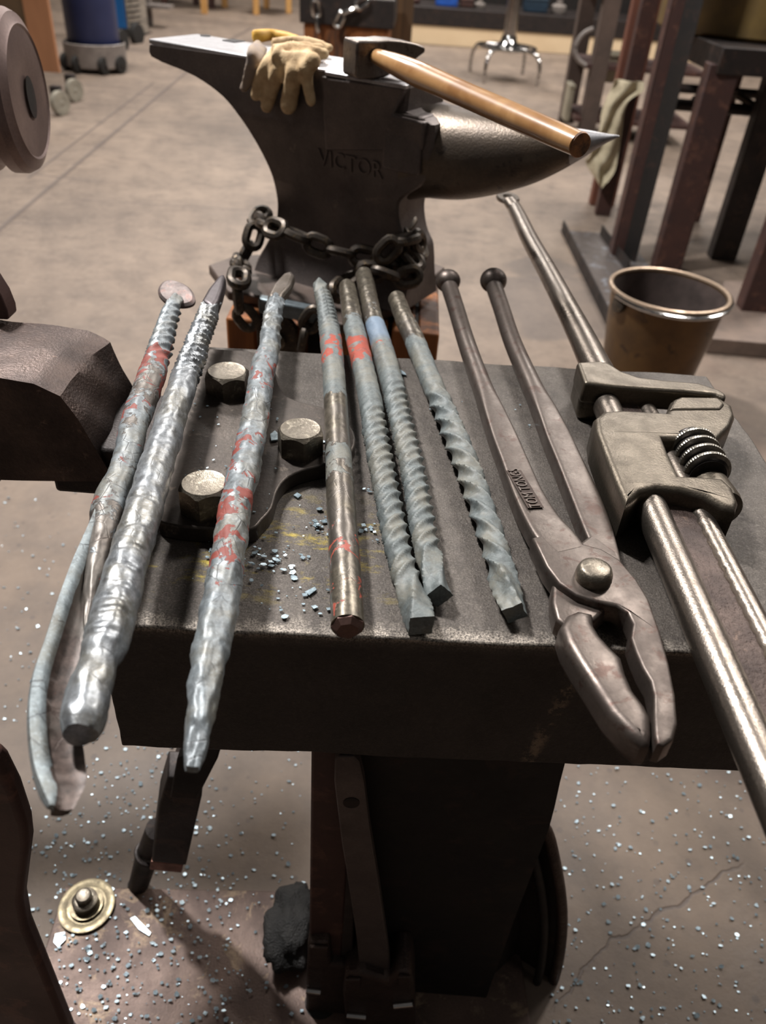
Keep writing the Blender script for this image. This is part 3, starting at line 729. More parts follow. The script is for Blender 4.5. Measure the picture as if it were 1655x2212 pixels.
# fixed jaw
zf = ZT+.042
fj = [(1246, 781), (1263, 826), (1330, 834), (1400, 839), (1480, 844), (1545, 850), (1568, 860), (1571, 851), (1556, 841), (1510, 826), (1430, 819), (1380, 813), (1345, 801), (1318, 784), (1296, 778)]
fjp = [atz(x, y, zf) for x, y in fj]
obj('fixed_jaw', MB().prism(fjp[:1]+fjp[1:3]+[fjp[3], fjp[4], fjp[5], fjp[6], fjp[7], fjp[8], fjp[9], fjp[10], fjp[11], fjp[12], fjp[13], fjp[14]], (0, 0, -.022)), M['wbody'], wr, bevel=.0035, seg=4)
hb = [atz(x, y, zf-.001) for x, y in ((1246, 781), (1263, 826), (1318, 831), (1350, 806), (1318, 784))]
obj('jaw_root', MB().prism(hb, (0, 0, -.041)), M['wbody'], wr, bevel=.007, seg=4)
# handle rods through the sliding body
dirw = (atz(1655, 1672, zw)-atz(1398, 1080, zw)).normalized()
cA = atz(1398, 1080, zw); cB = atz(1488, 1066, zw-.002)
obj('handle_rod', MB().tube([cA-dirw*.145, cA, cA+dirw*.30, cA+dirw*.46], [.0122]*4, 26), M['wrench'], wr)
rk = []; nteeth = 60
def toothprof(k, a):
    c = math.cos(a)
    return 1.0-(.16 if (k % 2 and c > .55) else 0)
npt = 150
rb = [cB-dirw*.145+dirw*(.145+.46)*i/npt for i in range(npt+1)]
mbk = MB().tube(rb, .0088, 22, prof=lambda k, a: 1.0-(.22*max(0, math.cos(a)-.55)/.45 if (k % 3 == 0 and k > 30) else 0))
obj('rack_rod', mbk, M['wrench'], wr, ang=25)
sdw = V((0, 0, 1)).cross(dirw).normalized()
mid = (cA+cB)/2
wb = [cA-dirw*.14, cA+dirw*.46, cB+dirw*.46, cB-dirw*.14]
obj('handle_web', MB().prism([V((p.x, p.y, zw+.002)) for p in wb], (0, 0, -.006)), M['jaw'], wr)
# sliding body
zbv = ZT+.040
by = [(1288, 930), (1284, 902), (1304, 885), (1345, 883), (1440, 889), (1450, 864), (1464, 857), (1558, 858), (1584, 874), (1590, 896), (1580, 920), (1555, 945), (1535, 968), (1518, 962), (1506, 944), (1433, 943), (1449, 983), (1469, 1024), (1520, 1026), (1562, 1030), (1586, 1052), (1598, 1082), (1592, 1100), (1560, 1092), (1520, 1068), (1470, 1056), (1420, 1052), (1386, 1060), (1366, 1080), (1352, 1090), (1330, 1040), (1305, 975)]
BY = [atz(x, y, zbv) for x, y in by]
obj('sliding_body', slab([p for p in BY], .036, .0055, 5), M['wbody'], wr, ang=50)
# raised pad of the sliding jaw
pad = [atz(x, y, zbv+.0015) for x, y in ((1446, 884), (1456, 862), (1470, 856), (1552, 857), (1568, 872), (1558, 884), (1475, 884))]
obj('jaw_pad', MB().prism(pad, (0, 0, -.01)), M['wbody'], wr, bevel=.003, seg=3)
# front of the lower lug with the pin hole
hcp = atz(1556, 1098, ZT+.022); fdir = dirw
rings = [[hcp+fdir*(h)+(sdw*math.cos(a)+V((0, 0, 1))*math.sin(a))*r for a in [2*PI*i/28 for i in range(28)]] for r, h in ((.0155, -.03), (.0172, -.004), (.0165, .001), (.0118, .0025), (.0105, 0), (.0100, -.02))]
lug = obj('pin_lug', MB().loft(rings), M['wbody'], wr, ang=45)
obj('pin_hole', MB().lathe(hcp-fdir*.014, fdir, [(.0099, 0), (.0099, .001)], 24), M['vdark'], lug)
# worm
wc = atz(1512, 992, ZT+.030); wd = dirw
wp = [wc+wd*(t-.5)*.052 for t in [i/160 for i in range(161)]]
worm = obj('worm', MB().tube(wp, .0148, 30, prof=lambda k, a: 1+.12*math.cos(k/160*4*2*PI-a)), M['worm'], wr)
def helix(r, turns, n):
    out = []
    for i in range(n):
        t = i/(n-1); a = t*turns*2*PI; out.append(wc+wd*(t-.5)*.046+(sdw*math.cos(a)+V((0, 0, 1))*math.sin(a))*r)
    return out
mbh = MB()
for q in range(4):
    o_c = wc+wd*(-.0185+.0122*q); nn_ = 110; vs = []; fs = []
    for i in range(nn_):
        a = 2*PI*i/nn_; d_ = sdw*math.cos(a)+V((0, 0, 1))*math.sin(a); kk = .0006 if i % 2 else 0
        for (rr_, hh_) in ((.013, -.0024), (.0185, -.0016), (.0192-kk, 0), (.0185, .0016), (.013, .0024)):
            vs.append(o_c+d_*rr_+wd*hh_)
    for i in range(nn_):
        for j in range(4): fs.append((i*5+j, ((i+1) % nn_)*5+j, ((i+1) % nn_)*5+j+1, i*5+j+1))
    mbh.add(vs, fs)
obj('knurled_thread', mbh, M['knurl'], worm, ang=20)

# ------------------------------------------------------------------ anvil on its timber stand
ZA = .93
pA = atz(320, 88, ZA); pB = atz(885, 186, ZA)
ax = (pB-pA); ax.z = 0; ax.normalize(); an = V((ax.y, -ax.x, 0))      # an points to the camera side
if an.y > 0: an = -an
anvil = thing('anvil', 'large dark iron anvil with a polished face and long horn, chained onto its stand', 'anvil', V(((pA+pB)/2).to_tuple()[:2]+(ZA-.28,)))
def side(x, y, off=0): return atp(x, y, pA+an*off, an)
WF = .105     # face width
prof_l = [(320, 90), (320, 118), (345, 133), (400, 155), (440, 178), (480, 210), (512, 250), (540, 298), (562, 345), (577, 390), (583, 440), (580, 490), (566, 530), (556, 556), (552, 580)]
prof_r = [(885, 188), (884, 195), (878, 206), (868, 225), (860, 245), (930, 262), (936, 300), (930, 350), (915, 395), (860, 432), (850, 462), (852, 492), (862, 530), (874, 556), (876, 588)]
Lp = [side(x, y) for x, y in spline(prof_l, 4)]; Rp = [side(x, y) for x, y in spline(prof_r, 4)]
def xat(lst, z):
    prev = lst[0]
    for q in lst[1:]:
        if (prev.z-z)*(q.z-z) <= 0 and abs(prev.z-q.z) > 1e-9:
            t = (prev.z-z)/(prev.z-q.z); return (prev.lerp(q, t)-pA).dot(ax)
        prev = q
    return (lst[-1]-pA).dot(ax)
ztop = ZA; zbot = min(Lp[-1].z, Rp[-1].z)
nz_ = 60; rings = []
zstep = side(860, 246).z
for k in range(nz_+1):
    z = ztop+(zbot-ztop)*k/nz_
    xl_ = xat(Lp, z); xr_ = xat(Rp, z)
    if z > zstep: xr_ = (pB-pA).dot(ax)-.004*(ztop-z)/.05
    hgt = (ztop-z)/(ztop-zbot)
    hw = WF/2
    if hgt > .25: hw = WF/2*(1-.32*min(1, (hgt-.25)/.4))
    if hgt > .75: hw = WF/2*(.68+.45*((hgt-.75)/.25)**1.5)
    c0 = pA-an*(WF/2)
    ring = []
    xm = xl_+.30*(xr_-xl_)
    ring_hw = hw
    def pt(x, s_): return V((c0.x, c0.y, z))+ax*x+an*s_*hw
    for x in [xl_, xl_+.004]+[xl_+(xr_-xl_)*t for t in (.25, .5, .75)]+[xr_-.004, xr_]: ring.append(pt(x, 1 if x not in (xl_, xr_) else .93))
    for x in [xr_, xr_-.004]+[xl_+(xr_-xl_)*t for t in (.75, .5, .25)]+[xl_+.004, xl_]: ring.append(pt(x, -1 if x not in (xl_, xr_) else -.93))
    rings.append(ring)
obj('body', MB().loft(rings), M['anvil'], anvil, ang=35)
# bolster: the thicker middle under the face
def boss_mb(pl_):
    B = [side(x, y) for x, y in pl_]; zb0 = side(750, 325).z; m_ = MB()
    Fp = [p+an*.011*max(0, min(1, (p.z-zb0)/(ZA-zb0)*1.6)) for p in B]; n = len(B)
    Bk = [p-an*.02 for p in B]
    m_.add(Fp+Bk, [tuple(range(n))]+[tuple(range(n, 2*n))[::-1]]+[(i, (i+1) % n, n+(i+1) % n, n+i) for i in range(n)]); return m_
bl = [(703, 163), (885, 188), (858, 246), (925, 262), (915, 325), (702, 325)]
o_ = obj('side_bolster', boss_mb(bl), M['anvil'], anvil, bevel=.003, seg=3)
# face plate (bright)
xa = 0; xb = (pB-pA).dot(ax)
def top(x, s_, dz=0): return pA-an*WF/2+ax*x+an*s_*WF/2+V((0, 0, dz))
fp = [top(.0, .98, .0), top(xb, .98, 0), top(xb, -1, 0), top(.0, -1, 0)]
obj('face', MB().prism([p-V((0, 0, .004)) for p in fp], (0, 0, .0065)), M['face'], anvil, bevel=.0015)
P1_ = side(703, 163); x703 = (P1_-pA).dot(ax)
obj('face_edge', MB().prism([top(x703, 1.0, -.003), top(xb, 1.0, -.003), top(xb, 1.2, -.003), top(x703+.006, 1.2, -.003)], (0, 0, .005)), M['face'], anvil, bevel=.0012)
# holes
hc = atz(505, 88, ZA+.003)
obj('hardy_hole', MB().box(hc-V((0, 0, .0)), .024, .024, .0012, Matrix((ax, -an, V((0, 0, 1)))).transposed()), M['vdark'], anvil)
obj('pritchel_hole', MB().lathe(atz(444, 77, ZA+.003), (0, 0, 1), [(.008, -.0005), (.008, .0006)], 16), M['vdark'], anvil)
# step table
st = [top(xb, 1.15, 0), top(xb+.055, 1.1, 0), top(xb+.055, -1, 0), top(xb, -1, 0)]
zs = zstep+.002
obj('step_table', MB().prism([V((p.x-ax.x*.03, p.y-ax.y*.03, zs)) for p in st], (0, 0, -.07)), M['anvil'], anvil, bevel=.004, seg=3)
# horn
hs = [(900, 226, 432), (935, 224, 428), (975, 232, 431), (1020, 240, 431), (1070, 248, 424), (1120, 256, 412), (1170, 265, 395), (1220, 274, 370), (1265, 281, 342), (1305, 288, 314), (1330, 291, 300), (1338, 293, 297)]
cmid = pA-an*WF/2
rings = []
hl = spline(hs, 4)
for x, yt, yb in hl:
    a = atp(x, yt, cmid, an); b = atp(x, yb, cmid, an); c = (a+b)/2; r_ = max((a-b).length/2, .0012)
    wr_ = min(r_*.92, WF/2*.98)
    rings.append([c+an*wr_*math.cos(t)+V((0, 0, 1))*(r_*math.sin(t) if math.sin(t) < 0 else r_*math.sin(t)*1.0) for t in [2*PI*i/36 for i in range(36)]])
ki = next(i for i, q in enumerate(hl) if q[0] > 1235)
obj('horn', MB().loft(rings[:ki+1]), M['horn'], anvil, ang=60)
obj('horn_tip', MB().loft(rings[ki:]), M['face'], anvil, ang=60)  # brighter metal on the tip stands in for its white highlight
tipc = rings[-8:]
# cast lettering
def hwz(z):
    hg = (ZA-z)/(ZA-zbot); h_ = WF/2
    if hg > .25: h_ = WF/2*(1-.32*min(1, (hg-.25)/.4))
    return h_
la = side(694, 338); lb_ = side(812, 376); ld = lb_-la; ld = V((ld.x, ld.y, 0)).normalized(); lc = (la+lb_)/2
cc0 = pA-an*(WF/2)
def onside(co):
    z = lc.z+co.y; x = (lc-pA).dot(ax)+co.x*.94
    return V((cc0.x, cc0.y, z))+ax*x+an*(hwz(z)+co.z+.0006)
tm = text_mb('VICTOR', .031, .0016, onside)
o_ = obj('cast_lettering', tm, M['anvil'], anvil, smooth=False); o_['label'] = 'raised VICTOR lettering on the anvil side'
# stand under the anvil
YS = pB.y
astand = thing('anvil_stand', 'orange timber stump with a brown steel top plate under the big anvil', 'stand', (V((pA+pB)/2).x, YS, 0))
zq = zbot
pln = [atz(450, 572, zq), atz(505, 552, zq), atz(640, 545, zq), atz(880, 545, zq), atz(962, 577, zq), atz(860, 660, zq), atz(740, 700, zq), atz(560, 640, zq), atz(492, 628, zq)]
obj('top_plate', MB().prism(pln, (0, 0, -.016)), metal('brown stand plate', (92, 78, 70), (70, 60, 55), None, rough=.45, met=.45, scale=10), astand, bevel=.003)
YT = atz(720, 690, zq).y+.02
tb = [(488, 560), (612, 668), (700, 842), (862, 950)]
for (xa_, xb_) in ((488, 553), (604, 660), (700, 760), (780, 838), (848, 898), (904, 952)):
    q0 = aty(xa_, 700, YT); q1 = aty(xb_, 700, YT)
    w_ = q1.x-q0.x
    m_ = MB(); n_ = 7; rr = []
    m_.prism([V((q0.x, YT+random.uniform(-.004, .004), .0)), V((q1.x, YT+random.uniform(-.004, .004), .0)), V((q1.x, YT+.22, .0)), V((q0.x, YT+.22, .0))], (0, 0, zq-.018))
    obj('timber', m_, M['wood'], astand, bevel=.004)
obj('gap_shade', MB().prism([V((aty(500, 700, YT).x, YT+.03, 0)), V((aty(945, 700, YT).x, YT+.03, 0)), V((aty(945, 700, YT).x, YT+.26, 0)), V((aty(500, 700, YT).x, YT+.26, 0))], (0, 0, zq-.020)), M['vdark'], astand)  # added black box: paints the shade seen in the gaps between timbers
sp = [aty(x, y, YT-.012) for x, y in ((560, 640), (700, 668), (704, 700), (560, 672))]
obj('edge_bar', MB().prism([V((p.x, YT-.02, p.z)) for p in sp], (0, .018, 0)), metal('blue grey bar', (128, 140, 146), (92, 98, 102), None, rough=.3, met=.6, scale=40), astand, bevel=.003)

# chain
chain = thing('chain', 'heavy rusty iron chain wound around the waist of the big anvil', 'chain', aty(560, 700, YT))
def link_mb(c, d, n, L, W, r):
    """stadium link: centre, long axis, face normal"""
    d = d.normalized(); n = (n-d*n.dot(d)).normalized(); s_ = d.cross(n); pts = []
    hl = (L-W)/2; Rr = W/2-r
    for i in range(8): a = -PI/2+PI*i/7; pts.append(c+d*(hl+Rr*math.cos(a))+s_*Rr*math.sin(a))
    for i in range(8): a = PI/2+PI*i/7; pts.append(c+d*(-hl+Rr*math.cos(a))+s_*Rr*math.sin(a))
    m_ = 8; mb = MB(); N_ = len(pts); vs = []; fs = []
    for k in range(N_):
        t = (pts[(k+1) % N_]-pts[k-1]).normalized(); o_ = t.cross(n).normalized()
        for j in range(m_): a = 2*PI*j/m_; vs.append(pts[k]+o_*r*math.cos(a)+n*r*math.sin(a))
    for k in range(N_):
        for j in range(m_): fs.append((k*m_+j, ((k+1) % N_)*m_+j, ((k+1) % N_)*m_+(j+1) % m_, k*m_+(j+1) % m_))
    return mb.add(vs, fs)
def run_chain(pxs, parent, mat, L=.047, W=.034, r=.0066, jit=.25):
    P = []
    for (x, y, Y) in spline(pxs, 12): P.append(aty(x, y, Y))
    S = [0]
    for a, b in zip(P, P[1:]): S.append(S[-1]+(b-a).length)
    pitch = L-2*r-.001; k = 0; i = 0; t = pitch/2
    while t < S[-1]:
        while S[k+1] < t and k < len(S)-2: k += 1
        c = P[k].lerp(P[k+1], (t-S[k])/max(1e-9, S[k+1]-S[k])); d = (P[k+1]-P[k]).normalized()
        nv = V((.25, -1, .35)) if i % 2 == 0 else V((.2, .25, 1)) if abs(d.z) < .7 else V((1, .2, .1))
        nv += V((random.uniform(-jit, jit), random.uniform(-jit, jit), random.uniform(-jit, jit)))
        obj('link', link_mb(c, d, nv, L, W, r), mat, parent)
        t += pitch; i += 1
yw = side(700, 540).y-.02
ywl = side(580, 480).y+.0
run_chain([(548, 705, YT-.03), (522, 672, YT-.035), (514, 640, YT-.04), (517, 595, YT-.03), (524, 560, ywl-.03), (545, 520, ywl-.02), (556, 480, ywl), (572, 456, ywl+.02)], chain, M['chain'])
run_chain([(562, 478, ywl-.02), (590, 492, yw-.02), (640, 508, yw-.03), (690, 532, yw-.035), (750, 548, yw-.035), (800, 558, yw-.035), (850, 570, yw-.03), (885, 566, yw-.02), (902, 540, yw), (882, 500, yw+.03), (868, 482, yw+.05)], chain, M['chain'])
run_chain([(905, 560, yw-.02), (880, 585, yw-.04), (835, 592, yw-.05), (790, 588, yw-.05), (752, 608, yw-.06), (722, 636, YT-.03), (705, 655, YT-.03)], chain, M['chain'])
run_chain([(688, 672, YT-.03), (668, 700, YT-.03), (656, 728, YT-.03), (652, 760, YT-.03)], chain, M['chain'])
run_chain([(905, 575, yw-.03), (880, 545, yw-.03), (860, 505, yw-.01), (880, 470, yw+.02)], chain, M['chain'], jit=.8)
run_chain([(820, 560, yw-.055), (850, 530, yw-.05), (890, 515, yw-.03), (912, 530, yw)], chain, M['chain'], jit=.8)
run_chain([(905, 592, yw-.05), (860, 600, yw-.06), (800, 578, yw-.06)], chain, M['chain'], jit=.8)
lug_ = aty(598, 735, YT-.012)
obj('lug_plate', MB().prism([V((lug_.x+dx, YT-.012, lug_.z+dz)) for dx, dz in ((-.028, -.06), (-.03, .02), (-.01, .04), (.015, .04), (.03, .02), (.028, -.06))], (0, .012, 0)), M['chain'], chain, bevel=.003)
obj('lug_bolt', MB().lathe(V((lug_.x, YT-.012, lug_.z)), (0, -1, 0), [(.013, 0), (.013, .008), (.010, .010), (.003, .011)], 16), M['bolt'], chain)

# ------------------------------------------------------------------ hammer on the anvil
ZH = ZA+.024
h0 = atz(815, 122, ZH+.004); h1 = atz(1253, 313, ZH-.012)
hd_ = (h1-h0).normalized()
ham = thing('hammer', 'steel cross peen hammer with an oval wooden handle, resting on the anvil face', 'hammer', V((h0.x, h0.y, ZA+.0025)))
hpts = [(0, 18), (.06, 22), (.14, 27), (.26, 31), (.4, 30), (.55, 30), (.75, 31), (.93, 31), (1, 30)]
N_ = 40; HPp = [h0.lerp(h1, i/N_) for i in range(N_+1)]
HR = [interp(hpts, i/N_)*mpx(HPp[i]) for i in range(N_+1)]
obj('handle', MB().tube(HPp, HR, 24, squash=.82), M['handle'], ham, ang=60)
obj('handle_end', MB().lathe(h1, hd_, [(HR[-1]*.9, -.0005), (HR[-1]*.84, .0015), (.002, .002)], 24), M['endgrain'], ham)
hx = V((0, 0, 1)).cross(V((hd_.x, hd_.y, 0)).normalized()).normalized()
if hx.x < 0: hx = -hx
hy = V((hd_.x, hd_.y, 0)).normalized()
hl0 = atz(756, 84, ZA+.044)      # top near corner of the square face
def hq(l, s_, z): return hl0+hx*l+hy*s_+V((0, 0, z-.044+.0)) 
rings = []
for (l, wdt, zl, zh) in ((0, .92, .006, .042), (.003, 1, .003, .044), (.030, 1, .003, .044), (.044, .98, .005, .045), (.062, .95, .012, .044), (.084, .92, .022, .041), (.096, .9, .029, .038), (.100, .85, .031, .036)):
    hh = .019*wdt
    rings.append([hq(l, -hh, zl), hq(l, hh, zl), hq(l, hh, zh), hq(l, -hh, zh)])
obj('head', MB().loft(rings), metal('worn hammer steel', (128, 118, 110), (104, 94, 88), (92, 80, 74), rough=.3, rvar=.15, met=.85, scale=40, bump=.2), ham, bevel=.002)

# ------------------------------------------------------------------ gloves
def glove(name, label, mat, blobs, voxel=.0028, cat='glove'):
    """blobs: list of (list of points, list of radii, squash, normal) fused into one skin"""
    mb = MB()
    for pts, rad, sq, nn in blobs:
        d = spline([tuple(p)+(r,) for p, r in zip(pts, rad)], 6)
        P = [V(q[:3]) for q in d]; R = [q[3] for q in d]
        mb.tube(P, R, 14, squash=sq, nrm=nn)
        mb.ball(P[-1], R[-1]*.98, 12, (1, 1, 1)); mb.ball(P[0], R[0]*.98, 12, (1, 1, 1)) if sq > .8 else None
    c = sum(mb.v, V((0, 0, 0)))/len(mb.v); c.z = min(v_.z for v_ in mb.v)
    o = obj(name, mb, mat, None, org=c)
    m = o.modifiers.new('r', 'REMESH'); m.mode = 'VOXEL'; m.voxel_size = voxel; m.use_smooth_shade = True
    m = o.modifiers.new('s', 'SMOOTH'); m.iterations = 3; m.factor = .5
    return tag(o, label, cat)
EZ = ZA+.0025
def gp(x, y, lift=.008):
    """point on the anvil surface under picture point (x,y): on the face, else on the near side"""
    p = atz(x, y, EZ+lift); q = side(x, y, lift+.003)
    return p if (p-pA).dot(an) < 0 else q
nt = V((0, -.4, .9))
def fing(pts, hw, sq=.75):
    P = [gp(x, y, .010) for x, y in pts]; return (P, [h*mpx(p) for h, p in zip(hw, P)], sq, -ray(600, 200).normalized())
tan = glove('leather_glove', 'tan leather work glove draped over the anvil edge with fingers hanging down', M['tan'], [
    fing([(596, 108), (580, 140), (564, 172), (553, 205)], [12, 17, 16, 13]),
    fing([(614, 108), (604, 145), (588, 190), (576, 230)], [12, 17, 16, 14]),
    fing([(640, 108), (638, 145), (630, 190), (623, 228)], [12, 19, 19, 19]),
    fing([(672, 108), (662, 140), (663, 172), (672, 218)], [12, 18, 14, 12]),
    fing([(588, 96), (630, 93), (675, 98), (712, 104)], [12, 15, 16, 9], .5),
    fing([(590, 112), (630, 112), (672, 116), (700, 116)], [16, 18, 18, 12], .5),
    fing([(588, 128), (630, 132), (676, 132)], [19, 21, 19], .4), fing([(584, 146), (625, 150), (668, 146)], [17, 18, 15], .4), fing([(600, 140), (606, 120), (640, 112), (690, 108)], [16, 20, 22, 14], .35)])
gr = glove('suede_glove', 'grey suede glove finger hanging beside the tan glove', M['grey'], [
    fing([(566, 100), (552, 130), (540, 165), (527, 190)], [14, 18, 16, 10], .45),
    fing([(560, 92), (545, 112), (542, 150)], [10, 12, 12], .45)])
yl = glove('yellow_glove', 'yellow leather glove lying on the anvil behind the tan glove', M['yellow'], [
    fing([(545, 78), (560, 78), (590, 76), (640, 84)], [12, 14, 12, 9], .6),
    fing([(575, 72), (610, 76), (650, 90)], [8, 10, 9], .6)])
pr2 = []
for (x, y, rr) in ((612, 101, 5), (622, 99, 4), (634, 98, 6), (643, 96, 5), (652, 97, 6), (660, 101, 4)):
    pass

# ------------------------------------------------------------------ left: grooved roller on a shaft
rc = CAM+ray(62, 202)*.86
rax = V((.985, .12, .02)).normalized()
roller = thing('grooved_roller', 'large grooved steel roller end with an off centre oval hole, upper left corner', 'roller', V((-.85, .62, 0)))
rr = 156*mpx(rc)
gp_ = [(rr*.8, -.12), (rr*.98, -.10), (rr, -.09), (rr*.93, -.08), (rr*.93, -.066), (rr*1.0, -.060), (rr*1.0, -.046), (rr*.92, -.040), (rr*.92, -.030), (rr*1.02, -.024), (rr*1.02, -.012), (rr*.97, -.004), (rr*.86, 0), (rr*.83, .0016), (rr*.80, 0), (rr*.35, .0), (rr*.3, -.001)]
obj('roller_body', MB().lathe(rc, rax, gp_, 56), metal('brown machined steel', (140, 120, 114), (116, 98, 94), None, rough=.4, rvar=.1, met=.6, scale=10, bump=.1), roller, ang=22)
hcx = rc-rax*.0; rup = rax.cross(V((0, 1, 0))).normalized()
vv = V((0, 0, 1)); vv = (vv-rax*vv.dot(rax)).normalized(); vs_ = rax.cross(vv)
hcen = rc+rax*.001+vv*(-.004)+vs_*(-.002)
rings = [[hcen+rax*h+(vv*math.cos(a)*.021+vs_*math.sin(a)*.014) for a in [2*PI*i/24 for i in range(24)]] for h in (0, .0007)]
obj('hole', MB().loft(rings), M['vdark'], roller)
obj('shaft', MB().tube([rc-rax*.10, rc-rax*.42], .045, 24), M['dark'], roller)
sb = rc-rax*.42
obj('post', MB().box((sb.x, sb.y, (sb.z+.06)/2), .12, .14, sb.z+.06), M['dark'], roller, bevel=.005)

# ------------------------------------------------------------------ under the block
clamp = thing('bar_clamp', 'dark steel wedge clamp with copper shim hanging below the block, on the left', 'clamp', V((-.29, .60, .012)))
YC = .50
def cp(x, y, Y=YC): return aty(x, y, Y)
obj('clamp_body', MB().prism([cp(362, 1680), cp(440, 1685), (cp(436, 1722)), cp(402, 1870), cp(328, 1862), cp(344, 1740)], (-.008, .035, .0)), M['dark'], clamp, bevel=.002)
obj('clamp_arm', MB().prism([cp(382, 1640, YC-.006), cp(482, 1600, YC-.006), cp(470, 1640, YC-.006), cp(425, 1728, YC-.006), cp(366, 1724, YC-.006)], (0, .03, 0)), M['vdark'], clamp, bevel=.002)
obj('copper_shim', MB().prism([cp(325, 1862), cp(396, 1869), cp(392, 1886), cp(323, 1879)], (0, .03, 0)), M['copper'], clamp, bevel=.001)
obj('eye_plate', MB().prism([cp(375, 1635, YC+.03), cp(398, 1625, YC+.03), cp(398, 1700, YC+.03), cp(372, 1730, YC+.03), cp(352, 1720, YC+.03)], (0, .02, 0)), M['dark'], clamp, bevel=.004)
rodp = [cp(340, 1790, YC+.03), cp(318, 1850, YC+.035), cp(297, 1920, YC+.04)]
mp_ = mpx(rodp[1])
obj('rod', MB().tube(rodp, [24*mp_, 25*mp_, 22*mp_], 20), M['dark'], clamp)
obj('rod_collar', MB().ring(cp(322, 1842, YC+.03), (rodp[1]-rodp[0]), 26*mp_, 5*mp_), M['dark'], clamp)
zz1 = rodp[-1]
obj('rod_tip', MB().tube([rodp[-1], V((rodp[-1].x-.005, rodp[-1].y, max(.013, rodp[-1].z-.02)))], [21*mp_, 12*mp_], 16), M['vdark'], clamp)

linkage = thing('pedal_linkage', 'crossed flat steel bars in front of the pedestal ending in shiny knuckles', 'linkage', V((-.02, .38, 0)))
YK = .395
k1 = [(723, 1642), (732, 1634), (764, 1634), (776, 1648), (786, 1692), (798, 1790), (818, 1912), (836, 2036), (845, 2105), (783, 2140), (768, 2010), (752, 1905), (738, 1820), (728, 1740), (722, 1690)]
def kp(x, y, Y=YK): return aty(x, y, Y)
obj('front_bar', MB().prism([kp(*p) for p in k1], (0, .012, 0)), metal('dull linkage steel', (104, 94, 90), (82, 73, 70), None, rough=.4, met=.55, scale=16), linkage, bevel=.0015)
k2 = [(733, 1740), (760, 1740), (768, 1900), (762, 2060), (750, 2110), (708, 2110), (712, 2040), (722, 1900)]
obj('rear_bar', MB().prism([kp(x, y, YK+.016) for x, y in k2], (0, .012, 0)), metal('rear linkage', (78, 70, 67), (60, 53, 51), None, rough=.4, met=.5), linkage, bevel=.0015)
obj('slot_hole', MB().prism([kp(741+18+18*math.cos(a), 1735+11*math.sin(a), YK-.0006) for a in [2*PI*i/20 for i in range(20)]], (0, .001, 0)), M['vdark'], linkage)
obj('side_knuckle', MB().prism([kp(x, y, YK+.004) for x, y in ((664, 2070), (664, 2042), (710, 2036), (716, 2078), (715, 2085), (760, 2090), (756, 2260), (658, 2260), (662, 2100))], (0, .035, 0)), M['jaw'], linkage, bevel=.004, seg=3)
obj('main_knuckle', MB().prism([kp(x, y, YK-.012) for x, y in ((740, 2150), (744, 2112), (780, 2102), (838, 2122), (858, 2102), (888, 2105), (895, 2140), (897, 2260), (750, 2260))], (0, .05, 0)), M['jaw'], linkage, bevel=.006, seg=3)
for (xa_, ya_, xb_, yb_, Y_) in ((661, 2138, 692, 2142, YK+.002), (749, 2192, 790, 2196, YK-.014), (852, 2172, 893, 2168, YK-.014), (660, 2196, 684, 2196, YK+.002)):
    obj('bright_pin', MB().tube([kp(xa_, ya_, Y_), kp(xb_, yb_, Y_)], .0042, 12), M['chrome'], linkage)
for (x0_, y0_, x1_, y1_, Y_) in ((668, 2048, 708, 2076, YK+.000), (746, 2118, 778, 2140, YK-.016), (860, 2112, 886, 2138, YK-.016)):
    obj('worn_pad', MB().prism([kp(x0_, y0_, Y_), kp(x1_, y0_, Y_), kp(x1_, y1_, Y_), kp(x0_, y1_, Y_)], (0, .004, 0)), M['jaw'], linkage, bevel=.001)
obj('pivot_shaft', MB().tube([V((-.03, .41, .0)), V((-.03, .41, kp(780, 2200).z)), ], .02, 16), M['vdark'], linkage)

cl_ = thing
lumpc = atz(632, 2010, .035)
bm = bmesh.new(); bmesh.ops.create_icosphere(bm, subdivisions=4, radius=1); mb = MB()
for v_ in bm.verts:
    d_ = 1+noise.noise(v_.co*1.6)*.35+noise.noise(v_.co*5)*.16; v_.co = V((v_.co.x*.034*d_, v_.co.y*.05*d_, v_.co.z*.030*d_))+V((lumpc.x, lumpc.y, .042))
mb.add([v_.co for v_ in bm.verts], [[v_.index for v_ in f.verts] for f in bm.faces]); bm.free()
tag(obj('coal_lump', mb, M['coal'], None, ang=80, org=(lumpc.x, lumpc.y, .013)), 'rough black lump of coal on the base plate against the pedestal', 'coal')

# curved dark sheet standing behind the pedestal on the right
YR = .462
arc_o = [(1150, 1760), (1180, 1795), (1196, 1850), (1210, 1925), (1214, 2000), (1205, 2080), (1188, 2135), (1165, 2176)]
arc_i = [(1010, 1760), (1030, 1795), (1040, 1850), (1040, 1925), (1040, 2000), (1040, 2080), (1040, 2150), (1040, 2182)]
sheet = thing('curved_steel_shield', 'dark curved sheet with a double rolled edge standing on the floor right of the pedestal', 'shield', V((.22, YR, 0)))
rings = []
A_ = spline(arc_o, 4); B_ = spline(arc_i, 4)
for a_, b_ in zip(A_, B_):
    pa_ = aty(*a_, YR); pb_ = aty(*b_, YR-.02); m2 = (pa_+pb_)/2+V((0, .035, 0))
    pa_.z = max(.002, pa_.z); pb_.z = max(.002, pb_.z); m2.z = max(.002, m2.z)
    rings.append([pa_, m2, pb_, pb_+V((0, .004, 0)), m2+V((0, .004, 0)), pa_+V((0, .004, 0))])
obj('sheet', MB().loft(rings), M['dark'], sheet, ang=30)
obj('rolled_edge', MB().tube([V((r_[0].x, r_[0].y, r_[0].z)) for r_ in rings], .007, 10), M['jaw'], sheet)
obj('edge_bead', MB().tube([V((r_[0].x-.022, r_[0].y-.004, r_[0].z)) for r_ in rings], .0055, 10), M['vdark'], sheet)

